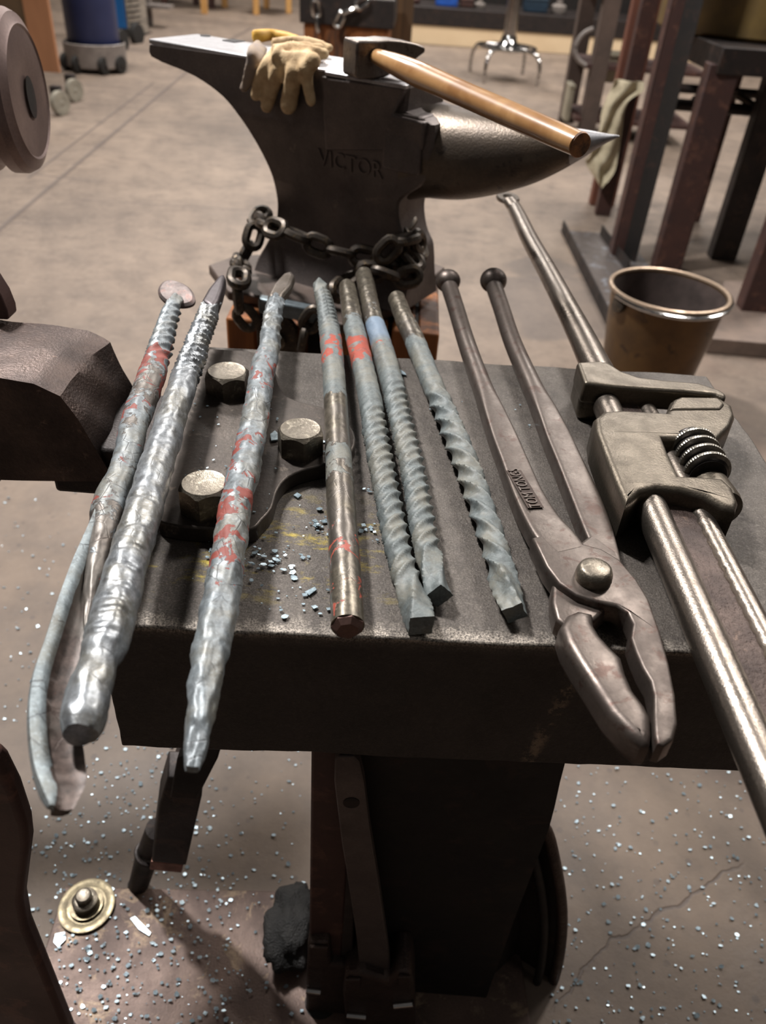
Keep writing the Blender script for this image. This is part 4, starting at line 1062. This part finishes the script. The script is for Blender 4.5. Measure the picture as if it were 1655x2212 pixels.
# ------------------------------------------------------------------ right: table stand with a stained drum
FL = lambda x, y: atz(x, y, 0)
gA, gC, gD = FL(1338, 562), FL(1447, 575), FL(1572, 565)
rs = thing('iron_table', 'tall dark iron table on square legs at the right, carrying the stained drum', 'table', gC)
def leg(bottom_l, bottom_r, ytop, d=.07, mat=M['rust'], parent=rs, ztop=None):
    a = FL(*bottom_l); b = FL(*bottom_r); w_ = (b-a).length; c = (a+b)/2; zt_ = ztop if ztop else zrow(c, ytop)
    obj('leg', MB().box((c.x, c.y+d/2, zt_/2), w_, d, zt_), mat, parent, bevel=.004)
    return c, zt_
cC = (FL(1428, 585)+FL(1470, 585))/2
ztab = zrow(cC, 140)
leg((1412, 585), (1470, 589), 0, ztop=ztab)
leg((1535, 560), (1590, 566), 0, ztop=ztab, mat=M['dark'])
leg((1480, 478), (1512, 482), 0, ztop=ztab)
leg((1592, 705), (1650, 706), 0, ztop=ztab)
tA = atz(1447, 92, ztab); tB = atz(1553, 140, ztab); tC = tB+V((1.1, .05, 0))
tp_ = [tA, tB, tC, V((tC.x+.2, tA.y+.3, ztab)), V((tA.x+.2, tA.y+.35, ztab))]
obj('table_frame', MB().prism([p-V((0, 0, .03)) for p in tp_], (0, 0, .085)), M['dark'], rs, bevel=.004)
ra_ = aty(1462, 190, cC.y+.55); rb_ = aty(1640, 245, cC.y+.3)
obj('cross_rail', MB().tube([aty(1440, 188, cC.y+.5), aty(1655, 205, cC.y+.5)], .018, 8), M['dark'], rs)
obj('cross_rail', MB().tube([aty(1440, 224, cC.y+.3), aty(1645, 240, cC.y+.3)], .022, 8), M['dark'], rs)
obj('brace', MB().tube([aty(1500, 215, cC.y+.35), aty(1540, 190, cC.y+.45)], .014, 8), M['dark'], rs)
obj('brace', MB().tube([aty(1588, 202, cC.y+.3), aty(1640, 235, cC.y+.3)], .014, 8), M['chain'], rs)
dctr = atz(1640, 92, ztab+.06)+V((.06, .34, 0))
drum = thing('stained_drum', 'brown stained drum standing on the iron table, cut by the top right corner', 'drum', dctr)
obj('shell', MB().lathe(dctr, (0, 0, 1), [(.34, 0), (.35, .01), (.35, .28), (.36, .29), (.35, .30), (.35, .58), (.33, .6)], 48), M['drum'], drum)
# angle iron post
gp0 = FL(1322, 555); gp1 = FL(1372, 570)
post = thing('angle_iron_post', 'dark brown angle iron upright standing left of the iron table', 'post', (gp0+gp1)/2)
ph_ = 2.0
obj('flange', MB().prism([gp0, gp0+V((.045, -.005, 0)), gp0+V((.045, .005, 0)), gp0+V((.0, .01, 0))], (0, 0, ph_)), M['rust'], post)
obj('web', MB().prism([gp0+V((.04, -.01, 0)), gp1, gp1+V((.004, .01, 0)), gp0+V((.044, .0, 0))], (0, 0, ph_)), M['vdark'], post)
obj('back_flange', MB().prism([gp0+V((.0, .0, 0)), gp0+V((.01, .0, 0)), gp0+V((.01, .08, 0)), gp0+V((.0, .08, 0))], (0, 0, ph_)), M['rust'], post)
# second thin post behind, holding the rag
g2 = FL(1300, 463)
post2 = tag(obj('rag_post', MB().box((g2.x, g2.y, .95), .07, .05, 1.9), M['rust'], None, bevel=.003, org=(g2.x, g2.y, 0)), 'thin rusty steel upright behind the angle iron, with the rag hung on it', 'post')
# rag
YG = g2.y-.06
rgp = [(1330, 172, 1392, 178), (1322, 195, 1388, 196), (1302, 240, 1362, 212), (1296, 275, 1350, 240), (1285, 300, 1345, 290), (1275, 335, 1336, 340), (1266, 352, 1328, 368), (1285, 385, 1312, 390), (1296, 402, 1300, 404)]
rings = []
for k, (a_, b_, c_, d_) in enumerate(spline(rgp, 4)):
    p0 = aty(a_, b_, YG); p1 = aty(c_, d_, YG); row = []
    for i in range(11):
        t = i/10; q = p0.lerp(p1, t); q.y += .018*math.sin(t*9+k*.3)+.008*noise.noise(V((i*.5, k*.3, 0))); row.append(q)
    rings.append(row+[q+V((0, .006, 0)) for q in row[::-1]])
tag(obj('canvas_rag', MB().loft(rings), M['rag'], None, ang=70, org=aty(1300, 402, YG)), 'dirty cream canvas rag hanging behind the horn tip', 'rag')

# shelving rack with boxes
gR = FL(1225, 262)
rack = thing('steel_rack', 'grey brown steel rack of uprights and shelves behind the rag', 'rack', gR)
for (x, y) in ((1222, 262), (1262, 300), (1330, 268)):
    p = FL(x, y); obj('upright', MB().box((p.x, p.y, .9), .10, .10, 1.8), metal('dull rack steel', (104, 88, 80), (82, 70, 64), None, rough=.5, met=.3, scale=6), rack, bevel=.004)
pr0 = FL(1262, 300)
for zrow_ in (0.12, .42, .80, 1.15):
    obj('shelf', MB().box((pr0.x+.28, pr0.y+.18, zrow_), .75, .45, .03), M['rust'], rack, bevel=.003)
bxs = [((1310, 150, 1352, 205), .0), ]
for (x0_, y0_, x1_, y1_, lb__) in ((1306, 122, 1352, 178, 'pale grey ribbed plastic box on the upper shelf of the rack'), (1218, 188, 1244, 262, 'pale worn canister low behind the rack upright')):
    Yb = pr0.y+.12; q0 = aty(x0_, y1_, Yb); q1 = aty(x1_, y0_, Yb)
    cx_ = (q0.x+q1.x)/2; z0_, z1_ = q0.z, q1.z
    bxo = thing('storage_box', lb__, 'box', V((cx_, Yb+.08, z0_)))
    obj('tub', MB().box((cx_, Yb+.08, (z0_+z1_)/2), q1.x-q0.x, .16, z1_-z0_), M['whiteb'], bxo, bevel=.006)
    obj('lid', MB().box((cx_, Yb+.08, z1_), (q1.x-q0.x)*1.08, .18, .02), M['whiteb'], bxo, bevel=.004)
hose = [aty(x, y, pr0.y-.1) for x, y in spline([(1282, 62), (1262, 72), (1246, 92), (1242, 112), (1250, 130), (1266, 142)], 5)]
tag(obj('cable_loop', MB().tube(hose, .014, 10), M['greyp'], None, org=hose[-1]), 'grey cable loop hung on the steel rack', 'cable')
# tall brown pipe right of the rack
pb_ = FL(1405, 330); 
gq = aty(1370, 170, 4.0)
tag(obj('brown_post', MB().prism([V((aty(1362, 150, 4.1).x+dx, 4.1+dy, 0)) for dx, dy in ((-.05, 0), (.07, 0), (.07, .06), (-.05, .06))], (0, 0, 2.0)), metal('reddish post paint', (122, 74, 56), (88, 58, 50), None, rough=.5, met=.2, scale=3), None, bevel=.004, org=(aty(1362, 150, 4.1).x, 4.1, 0)), 'reddish brown square post between the rack and the angle iron', 'post')

# ------------------------------------------------------------------ bucket
bc = atz(1447, 627, .37); 
rb0 = 127*mpx(bc)
bucket = thing('metal_bucket', 'brown metal bucket with a bright rolled rim and bail on the floor', 'bucket', V((bc.x, bc.y, 0)))
bz = lambda r, z: (r, z)
base = V((bc.x, bc.y, 0))
obj('shell', MB().lathe(base, (0, 0, 1), [(rb0*.68, 0), (rb0*.77, .13), (rb0*.80, .135), (rb0*.97, .365), (rb0*.95, .368), (rb0*.90, .26), (rb0*.66, .03), (.01, .028)], 48), M['bucket'], bucket, ang=30)
obj('rim', MB().ring(base+V((0, 0, .37)), (0, 0, 1), rb0*.985, .006, 56, 8), metal('worn rim', (186, 164, 142), (150, 130, 112), None, rough=.3, met=.8), bucket)
obj('lining', MB().lathe(base, (0, 0, 1), [(rb0*.945, .364), (rb0*.7, .08), (.01, .08)], 48, cap=False), M['bucketin'], bucket)
ba = []
for i in range(25):
    a = math.radians(200)+PI*i/24*.93; ba.append(base+V((math.cos(a)*rb0*1.03, math.sin(a)*rb0*1.03, .366-.006*math.sin(PI*i/24))))
obj('bail', MB().tube(ba, .0055, 8), M['chrome'], bucket)
ea = base+V((math.cos(math.radians(203))*rb0*.97, math.sin(math.radians(203))*rb0*.97, .345))
obj('bail_ear', MB().lathe(ea, V((math.cos(math.radians(203)), math.sin(math.radians(203)), .2)), [(.022, -.004), (.022, .006), (.008, .010)], 16), M['chain'], bucket)
# floor ledge right of the bucket, steel channels on the floor
sl = [FL(1530, 790), FL(1800, 805), FL(2000, 420), FL(1545, 420), FL(1180, 490), FL(1240, 560), FL(1400, 620), FL(1500, 700)]
dk = [atz(1530, 745, .03), atz(1900, 778, .03), atz(1900, 620, .03), atz(1560, 620, .03)]
tag(obj('floor_plate', MB().prism([V((p.x, p.y, .0)) for p in dk], (0, 0, .055)), metal('scaly floor plate', (140, 122, 110), (112, 98, 90), None, rough=.5, met=.2, scale=8), None, bevel=.004, org=V((dk[0].x, dk[0].y, 0))), 'flat raised plate on the floor right of the bucket, with a dark edge', 'plate')
def channel(name, label, a, b, w_, h_, mat):
    A, B = FL(*a), FL(*b); d = (B-A).normalized(); s_ = V((-d.y, d.x, 0))
    root = thing(name, label, 'steel bar', (A+B)/2)
    obj('floor_leg', MB().prism([A, B, B+s_*w_, A+s_*w_], (0, 0, .006)), mat, root)
    obj('upright_leg', MB().prism([A, B, B+s_*.006, A+s_*.006], (0, 0, h_)), M['dark'], root)
    return root
gm = metal('grey angle iron', (112, 104, 100), (92, 84, 80), (138, 140, 146), rough=.4, met=.4, scale=9)
channel('angle_iron', 'long grey angle iron lying on the floor behind the wrench handle', (1212, 500), (1330, 745), .20, .05, gm)
channel('angle_iron', 'short grey angle iron beside the bucket, pointing at the iron table', (1295, 510), (1352, 590), .12, .05, gm)

# ------------------------------------------------------------------ stool
sc_ = (FL(1045, 180)+FL(1165, 187)+FL(1128, 162)+FL(1015, 155))/4
stool = thing('chrome_stool', 'chrome swivel stool base with four curved legs in front of the far bench', 'stool', sc_)
zr_ = zrow(sc_, 102); Rr_ = 60*mpx(V((sc_.x, sc_.y, zr_)))
obj('foot_ring', MB().ring((sc_.x, sc_.y, zr_), (0, 0, 1), Rr_, .013, 40, 8), M['chrome'], stool)
obj('hub_disc', MB().lathe((sc_.x, sc_.y, zr_-.01), (0, 0, 1), [(Rr_*.8, 0), (Rr_*.78, .008), (.1, .02), (.07, .06), (.06, .10)], 32), M['chrome'], stool)
obj('column', MB().tube([V((sc_.x, sc_.y, zr_)), V((sc_.x, sc_.y, zr_+.42))], .055, 20), M['chrome'], stool)
obj('collar', MB().lathe((sc_.x, sc_.y, zr_+.40), (0, 0, 1), [(.09, 0), (.1, .01), (.1, .03), (.05, .04), (.04, .2)], 24), M['chrome'], stool)
obj('seat', MB().lathe((sc_.x, sc_.y, zr_+.58), (0, 0, 1), [(.17, 0), (.19, .01), (.19, .04), (.17, .06)], 32), M['rubber'], stool)
for (x, y) in ((1045, 180), (1160, 187), (1128, 162), (1015, 155)):
    f_ = FL(x, y); dr = V((f_.x-sc_.x, f_.y-sc_.y, 0)); u_ = dr.normalized(); e_ = dr.length
    pts = [V((sc_.x, sc_.y, zr_))+u_*.12, V((sc_.x, sc_.y, zr_-.01))+u_*(e_*.78), V((sc_.x, sc_.y, zr_-.05))+u_*(e_*.93), V((f_.x, f_.y, zr_*.5)), V((f_.x, f_.y, 0))]
    obj('leg', MB().tube([V(q) for q in spline([tuple(p) for p in pts], 5)], .016, 10), M['chrome'], stool)

# far bench, kerb
k0, k1_ = FL(868, 92), FL(1300, 122)
dk_ = (k1_-k0).normalized(); sk = V((-dk_.y, dk_.x, 0))
kA = k0-dk_*.0; kB = k0+dk_*5.5
kerb = tag(obj('painted_kerb', MB().prism([kA, kB, kB+sk*.12, kA+sk*.12], (0, 0, zrow(kA, 50))), M['cream'], None, bevel=.004, org=(kA+kB)/2), 'long cream painted kerb board standing under the far bench', 'kerb board')
zkb = zrow(kA, 50)
bench = thing('workbench', 'long dark workbench in the far background behind the stool', 'bench', (kA+kB)/2+sk*.6)
obj('bench_top', MB().prism([kA+V((0, 0, zkb))-sk*.02, kB+V((0, 0, zkb))-sk*.02, kB+sk*1.0+V((0, 0, zkb)), kA+sk*1.0+V((0, 0, zkb))], (0, 0, .16)), M['dark'], bench, bevel=.004)
for t_ in (.3, 2.0, 3.6, 5.2):
    p = kA+dk_*t_+sk*.7; obj('leg', MB().box((p.x, p.y, zkb/2), .08, .08, zkb), M['dark'], bench)
bpan = [kA+sk*.9, kB+sk*.9]
obj('back_panel', MB().prism([bpan[0]+V((0, 0, zkb+.16)), bpan[1]+V((0, 0, zkb+.16)), bpan[1]+sk*.03+V((0, 0, zkb+.16)), bpan[0]+sk*.03+V((0, 0, zkb+.16))], (0, 0, .9)), M['vdark'], bench)
zb_ = zkb+.163
def onb(x, y, back=.25): p = atp(x, y, kA+sk*back, sk); return p
def bit(name, lab, cat, x0_, x1_, y0_, mat, d=.2, kind='box', back=.2):
    q0 = onb(x0_, 40, back); q1 = onb(x1_, 40, back); c = (q0+q1)/2; w_ = (q1-q0).length
    top_ = onb((x0_+x1_)/2, y0_, back).z; h_ = max(.05, top_-zb_)
    root = thing(name, lab, cat, V((c.x, c.y, zb_)))
    if kind == 'box':
        obj('body', MB().box((c.x, c.y+d/2, zb_+h_/2), w_, d, h_), mat, root, bevel=.01); obj('lid', MB().box((c.x, c.y+d/2, zb_+h_), w_*1.05, d*1.05, .02), mat, root, bevel=.003)
    else:
        obj('body', MB().lathe((c.x, c.y+w_/2, zb_), (0, 0, 1), [(w_*.42, 0), (w_*.5, h_*.3), (w_*.5, h_*.8), (w_*.35, h_)], 20), mat, root); obj('cap', MB().lathe((c.x, c.y+w_/2, zb_+h_), (0, 0, 1), [(w_*.2, 0), (w_*.2, .04)], 14), mat, root)
bit('blue_bag', 'bright blue bag on the far bench, cut by the top edge', 'bag', 938, 985, -15, M['brightblue'])
bit('toolbox', 'dark brown toolbox on the far bench right of the blue bag', 'box', 992, 1020, 0, M['rust'])
bit('grey_canister', 'small grey canister on the far bench behind the stool column', 'canister', 1022, 1046, 8, M['greyp'], kind='r')
bit('teal_case', 'dark teal case on the far bench right of the stool', 'case', 1130, 1180, 0, plain('teal', (24, 48, 66), .5))
bit('white_bundle', 'crumpled pale bundle on the far bench by the rack', 'bundle', 1190, 1222, 10, M['greyp'], kind='r')
bit('rust_tin', 'small reddish tin on the far bench, leftmost', 'tin', 884, 905, 5, M['rust'], kind='r')

# second anvil stand, top centre
s2l, s2r = FL(655, 140), FL(835, 165)
st2 = thing('distant_anvil_stand', 'timber and steel anvil stand with a thin chain in the background, top centre', 'stand', (s2l+s2r)/2)
Y2 = 5.2
def p2(x, y, Y=Y2): return aty(x, y, Y)
xl2, xr2 = p2(656, 80).x, p2(838, 80).x
zt2 = p2(700, 52).z
obj('timber_base', MB().prism([V((xl2, Y2, 0)), V((xr2, Y2, 0)), V((xr2, Y2+.5, 0)), V((xl2, Y2+.5, 0))], (0, 0, zt2)), M['wood'], st2, bevel=.01)
obj('steel_top', MB().prism([V((xl2-.02, Y2-.03, zt2)), V((xr2+.03, Y2-.03, zt2)), V((xr2+.03, Y2+.53, zt2)), V((xl2-.02, Y2+.53, zt2))], (0, 0, .14)), M['dark'], st2, bevel=.006)
wx0, wx1 = p2(685, 20).x, p2(760, 20).x
obj('anvil_waist', MB().loft([[V((wx0-.05+k*.03, Y2+.08+k*.02, zt2+.14+z)), V((wx1+.12-k*.06, Y2+.08+k*.02, zt2+.14+z)), V((wx1+.12-k*.06, Y2+.36, zt2+.14+z)), V((wx0-.05+k*.03, Y2+.36, zt2+.14+z))] for k, z in ((0, 0), (1, .05), (2, .14), (1.5, .25))]), M['anvil'], st2, bevel=.01)
ch2 = thing('thin_chain', 'thin steel chain hanging on the distant anvil stand', 'chain', V((wx0, Y2-.06, zt2)))
run_chain([(682, 0, Y2-.08), (685, 40, Y2-.08), (688, 66, Y2-.08)], ch2, M['chrome'], L=.10, W=.06, r=.012)
run_chain([(795, 0, Y2-.06), (765, 18, Y2-.08), (742, 30, Y2-.08), (730, 50, Y2-.08), (724, 70, Y2-.08)], ch2, M['chrome'], L=.10, W=.06, r=.012)
pp_ = FL(858, 120)
tag(obj('wooden_post', MB().box((p2(838, 40, 5.95).x+.09, 5.95, .8), .14, .14, 1.6), wood_mat('dark old wood', (104, 78, 52), (72, 54, 38), gr=20), None, bevel=.006, org=(p2(838, 40, 5.95).x+.09, 5.95, 0)), 'brown wooden post behind the hammer head', 'post')

# ------------------------------------------------------------------ background left: cabinet, drum on dolly, blue cabinet, chairs
cab = thing('plywood_cart', 'tall brown plywood cart on pale casters at the far left', 'cart', FL(90, 190))
q0 = FL(60, 205); qa = aty(60, 100, q0.y-.05)
YA = FL(118, 208).y
xe = aty(132, 180, YA).x
obj('panel_edge', MB().prism([V((xe-.16, YA, .14)), V((xe, YA, .14)), V((xe, YA+.03, .14)), V((xe-.16, YA+.03, .14))], (0, 0, 1.5)), M['crate'], cab)
obj('panel_side', MB().prism([V((xe-.16, YA+.01, .14)), V((xe-1.3, YA-.1, .14)), V((xe-1.5, YA+.7, .14)), V(((xe-.16)*(1+.6/YA)-.02, YA+.6, .14))], (0, 0, 1.5)), M['khaki'], cab)
for (x, y) in ((135, 222), (165, 195)):
    c = atz(x, y, .065); 
    obj('caster', MB().lathe(c-V((.03, 0, 0)), V((1, -.45, 0)), [(.03, 0), (.065, .003), (.068, .02), (.065, .037), (.03, .04), (.02, .036), (.01, .042)], 24), M['caster'], cab)
    obj('caster_fork', MB().box((c.x-.04, c.y+.03, .11), .06, .05, .08), M['dark'], cab, bevel=.004)
dd = (FL(140, 150)+FL(262, 172))/2; YD = 6.6
cxd = aty(190, 110, YD).x
dol = thing('drum_dolly', 'grey round dolly on casters under the blue drum', 'dolly', V((cxd, YD+.1, 0)))
Rd = (aty(262, 118, YD).x-aty(132, 118, YD).x)/2*1.0
zd0 = zrow(V((cxd, YD-.1, 0)), 152)
zd1 = zd0+.14
obj('tray', MB().lathe((cxd, YD+.15, zd0), (0, 0, 1), [(Rd*.96, 0), (Rd, .01), (Rd, .155), (Rd*.97, .16), (Rd*.95, .03), (.01, .03)], 48), M['greyp'], dol, ang=30)
for a in (-2.6, -1.9, -1.0, -.35, 1.5):
    c = V((cxd+math.cos(a)*Rd*.97, YD+.15+math.sin(a)*Rd*.92, .06))
    obj('caster', MB().lathe(c-V((.02, 0, 0)), (1, -.3, 0), [(.03, 0), (.058, .003), (.06, .02), (.058, .037), (.03, .04)], 20), M['rubber'], dol)
    obj('caster_fork', MB().box((c.x, c.y, .06+(zd0-.05)/2), .05, .05, max(.02, zd0-.05)), M['dark'], dol)
bd = thing('blue_drum', 'dark blue plastic drum standing in the grey dolly', 'drum', V((cxd, YD+.15, zd0+.03)))
obj('shell', MB().lathe((cxd, YD+.15, zd0+.03), (0, 0, 1), [(Rd*.80, 0), (Rd*.83, .01), (Rd*.83, .60), (Rd*.85, .62), (Rd*.85, .64)], 48), M['blue'], bd)
obj('liner', MB().lathe((cxd, YD+.15, zd0+.66), (0, 0, 1), [(Rd*.86, 0), (Rd*.88, .02), (Rd*.84, .05), (Rd*.75, .03)], 32), M['rag'], bd)
YB = 8.6
bcab = thing('blue_cabinet', 'blue enamelled machine cabinet with a grey louvred side, behind the drum', 'cabinet', V((aty(265, 60, YB).x, YB+.3, .1)))
x0c, x1c, x2c = aty(236, 60, YB).x, aty(274, 60, YB).x, aty(300, 60, YB).x
zc0 = aty(262, 62, YB).z
obj('blue_door', MB().box(((x0c+x1c)/2-.15, YB, zc0+.6), x1c-x0c+.3, .04, 1.2), M['bluecab'], bcab, bevel=.01)
obj('dark_base', MB().box(((x0c+x1c)/2-.15, YB+.02, zc0-.03), x1c-x0c+.34, .1, .07), M['rubber'], bcab)
obj('louvre_side', MB().prism([V((x1c+.01, YB+.02, zc0-.05)), V((x2c, YB+.3, zc0-.05)), V((x2c-.02, YB+.32, zc0-.05)), V((x1c-.02, YB+.06, zc0-.05))], (0, 0, 1.3)), M['greycab'], bcab)
lv = MB()
for i in range(26):
    z = zc0+.04+i*.045; lv.prism([V((x1c+.02, YB+.015, z)), V((x2c-.01, YB+.285, z)), V((x2c-.01, YB+.30, z)), V((x1c+.02, YB+.03, z))], (0, 0, .012))
obj('louvre', lv, M['rubber'], bcab)
for (x, y) in ((296, 74), (262, 88)):
    c = atz(x, y, .07); obj('caster', MB().lathe(c-V((.03, 0, 0)), (1, -.3, 0), [(.03, 0), (.085, .003), (.09, .03), (.085, .057), (.03, .06)], 20), M['rubber'], bcab)
obj('caster_frame', MB().box(((x0c+x2c)/2, YB+.2, zc0-.08), x2c-x0c, .4, .05), M['dark'], bcab)
YO = 9.6
ost = thing('orange_board', 'orange board in a grey stand beside the blue cabinet', 'board', V((aty(312, 60, YO).x, YO, 0)))
xo0, xo1 = aty(302, 50, YO).x, aty(318, 50, YO).x
obj('board', MB().box(((xo0+xo1)/2, YO, .55), xo1-xo0, .03, 1.1), M['orange'], ost)
obj('leg', MB().box((xo1+.05, YO-.05, .55), .05, .05, 1.1), M['greyp'], ost)
obj('tray', MB().box((xo1+.1, YO-.1, aty(330, 10, YO).z), .4, .2, .03), M['greyp'], ost)
def chair_leg(t, x, y, mat, h=.6): p = FL(x, y); obj('leg', MB().box((p.x, p.y, h/2), .07, .07, h), mat, t, bevel=.006); return p
chs = thing('pine_chair', 'pale pine chair at the top edge behind the gloves', 'chair', FL(585, 28))
a_, b_, c_ = chair_leg(chs, 554, 32, M['pine']), chair_leg(chs, 624, 29, M['pine']), chair_leg(chs, 576, 18, M['pine'])
obj('seat', MB().box(((a_.x+b_.x)/2, a_.y+.3, .62), abs(b_.x-a_.x)+.1, .7, .05), M['pine'], chs, bevel=.01)
obj('stretcher', MB().box(((a_.x+b_.x)/2, (a_.y+b_.y)/2, .45), abs(b_.x-a_.x), .04, .05), M['pine'], chs)
chs2 = thing('brown_chair', 'dark brown chair at the top edge left of the pine chair', 'chair', FL(420, 12))
a_, b_ = chair_leg(chs2, 356, 14, M['rust']), chair_leg(chs2, 424, 10, M['rust']); chair_leg(chs2, 458, 18, M['rust'])
obj('seat', MB().box(((a_.x+b_.x)/2, a_.y+.3, .62), abs(b_.x-a_.x)+.1, .7, .05), M['rust'], chs2)
ptl = thing('pine_stool', 'tall pale pine stool leg at the top edge between two chairs', 'stool', FL(442, 30))
chair_leg(ptl, 442, 30, M['pine'], .7); chair_leg(ptl, 486, 16, M['pine'], .7)
obj('seat', MB().box((FL(462, 24).x, FL(462, 24).y+.2, .72), .75, .6, .05), M['pine'], ptl)

# ------------------------------------------------------------------ scale flakes
def flake(mb, c, r, tilt=.25):
    n = random.randint(4, 6); a0_ = random.uniform(0, 6.28); e = random.uniform(.5, 1)
    tx, ty = random.uniform(-tilt, tilt), random.uniform(-tilt, tilt); top_ = []
    for i in range(n):
        a = a0_+2*PI*i/n; k = random.uniform(.65, 1); dx, dy = math.cos(a)*r*k, math.sin(a)*r*k*e
        top_.append(V((c.x+dx, c.y+dy, c.z+abs(tx)*r+abs(ty)*r+dx*tx+dy*ty)))
    mb.prism([p+V((0, 0, .0001)) for p in top_], (0, 0, .0004))
mb = MB()
dens = [(445, 1125, 40, 22), (600, 950, 60, 20), (430, 1120, 50, 20), (470, 1000, 70, 10), (600, 1210, 60, 50), (690, 1130, 40, 25), (820, 1060, 30, 16), (480, 1220, 60, 14), (660, 1290, 60, 12), (800, 1150, 30, 12), (560, 1280, 80, 10), (1130, 930, 60, 8), (1200, 1150, 60, 6), (1000, 900, 80, 4), (700, 1000, 30, 18)]
for (x, y, sp_, n) in dens:
    for _ in range(n):
        px_, py_ = random.gauss(x, sp_*.6), random.gauss(y, sp_*.4)
        p = atz(px_, py_, ZT); 
        if 738 < py_ < 1345: flake(mb, atz(px_, py_, ZT+.0008), random.choice([.0008, .0012, .0018, .003]))
for _ in range(60):
    p = atz(random.uniform(400, 600), random.uniform(860, 1120), zp+.0005); flake(mb, p, random.choice([.0006, .001, .0015]))
for _ in range(30):
    p = atz(random.gauss(680, 30), random.gauss(965, 8), zp+.0005); flake(mb, p, random.choice([.001, .002, .003]))
tag(obj('scale_flakes', mb, M['flake'], None, smooth=False), 'fine pale blue scale flakes scattered over the top of the steel block', 'scale flakes', kind='stuff')
mb = MB()
for _ in range(1500):
    t = random.random()
    px_ = random.choice([random.uniform(60, 660), random.uniform(1180, 1655), random.uniform(100, 500)]); py_ = random.uniform(1560, 2230) if t < .9 else random.uniform(1050, 1560)
    if t >= .9: px_ = random.uniform(-50, 300)
    p = atz(px_, py_, .0005)
    onp = px_ > 120 and px_ < 680 and py_ > 1920
    p = atz(px_, py_, .0135) if onp else p
    flake(mb, p, random.choice([.0012, .0018, .0025, .004, .0025]), .35)
tag(obj('floor_flakes', mb, M['flake'], None, smooth=False), 'pale scale flakes scattered over the floor and base plate below the block', 'scale flakes', kind='stuff')
LF = [((1160-1055+1055, 0), 0)]
def shard(label, pts, z):
    P = [atz(x, y, z) for x, y in pts]; tag(obj('scale_shard', MB().prism(P, (0, 0, .0012)), M['flake'], None, smooth=False, org=P[0]), label, 'scale shard')
shard('largest curved white shard on the base plate below the clamp', [(282, 1985), (292, 1980), (326, 2015), (322, 2022), (300, 2008)], .014)
shard('pale shard on the base plate left edge below the washer', [(120, 2018), (140, 2014), (142, 2030), (126, 2046), (116, 2036)], .014)
shard('pale leaf shaped flake on the block front between third and fourth bars', [(658, 1281), (680, 1270), (684, 1276), (668, 1288)], ZT+.001)
shard('bright flake leaning at the left side of the middle hex bolt', [(584, 940), (594, 932), (606, 944), (600, 952), (586, 954)], zp+.001)
shard('small grey green chip on the block left of the fourth bar', [(634, 1072), (642, 1066), (652, 1072), (644, 1078)], ZT+.001)
shard('thin curled flake on the block beside the blue banded bar', [(864, 800), (874, 806), (878, 812), (866, 810)], ZT+.001)
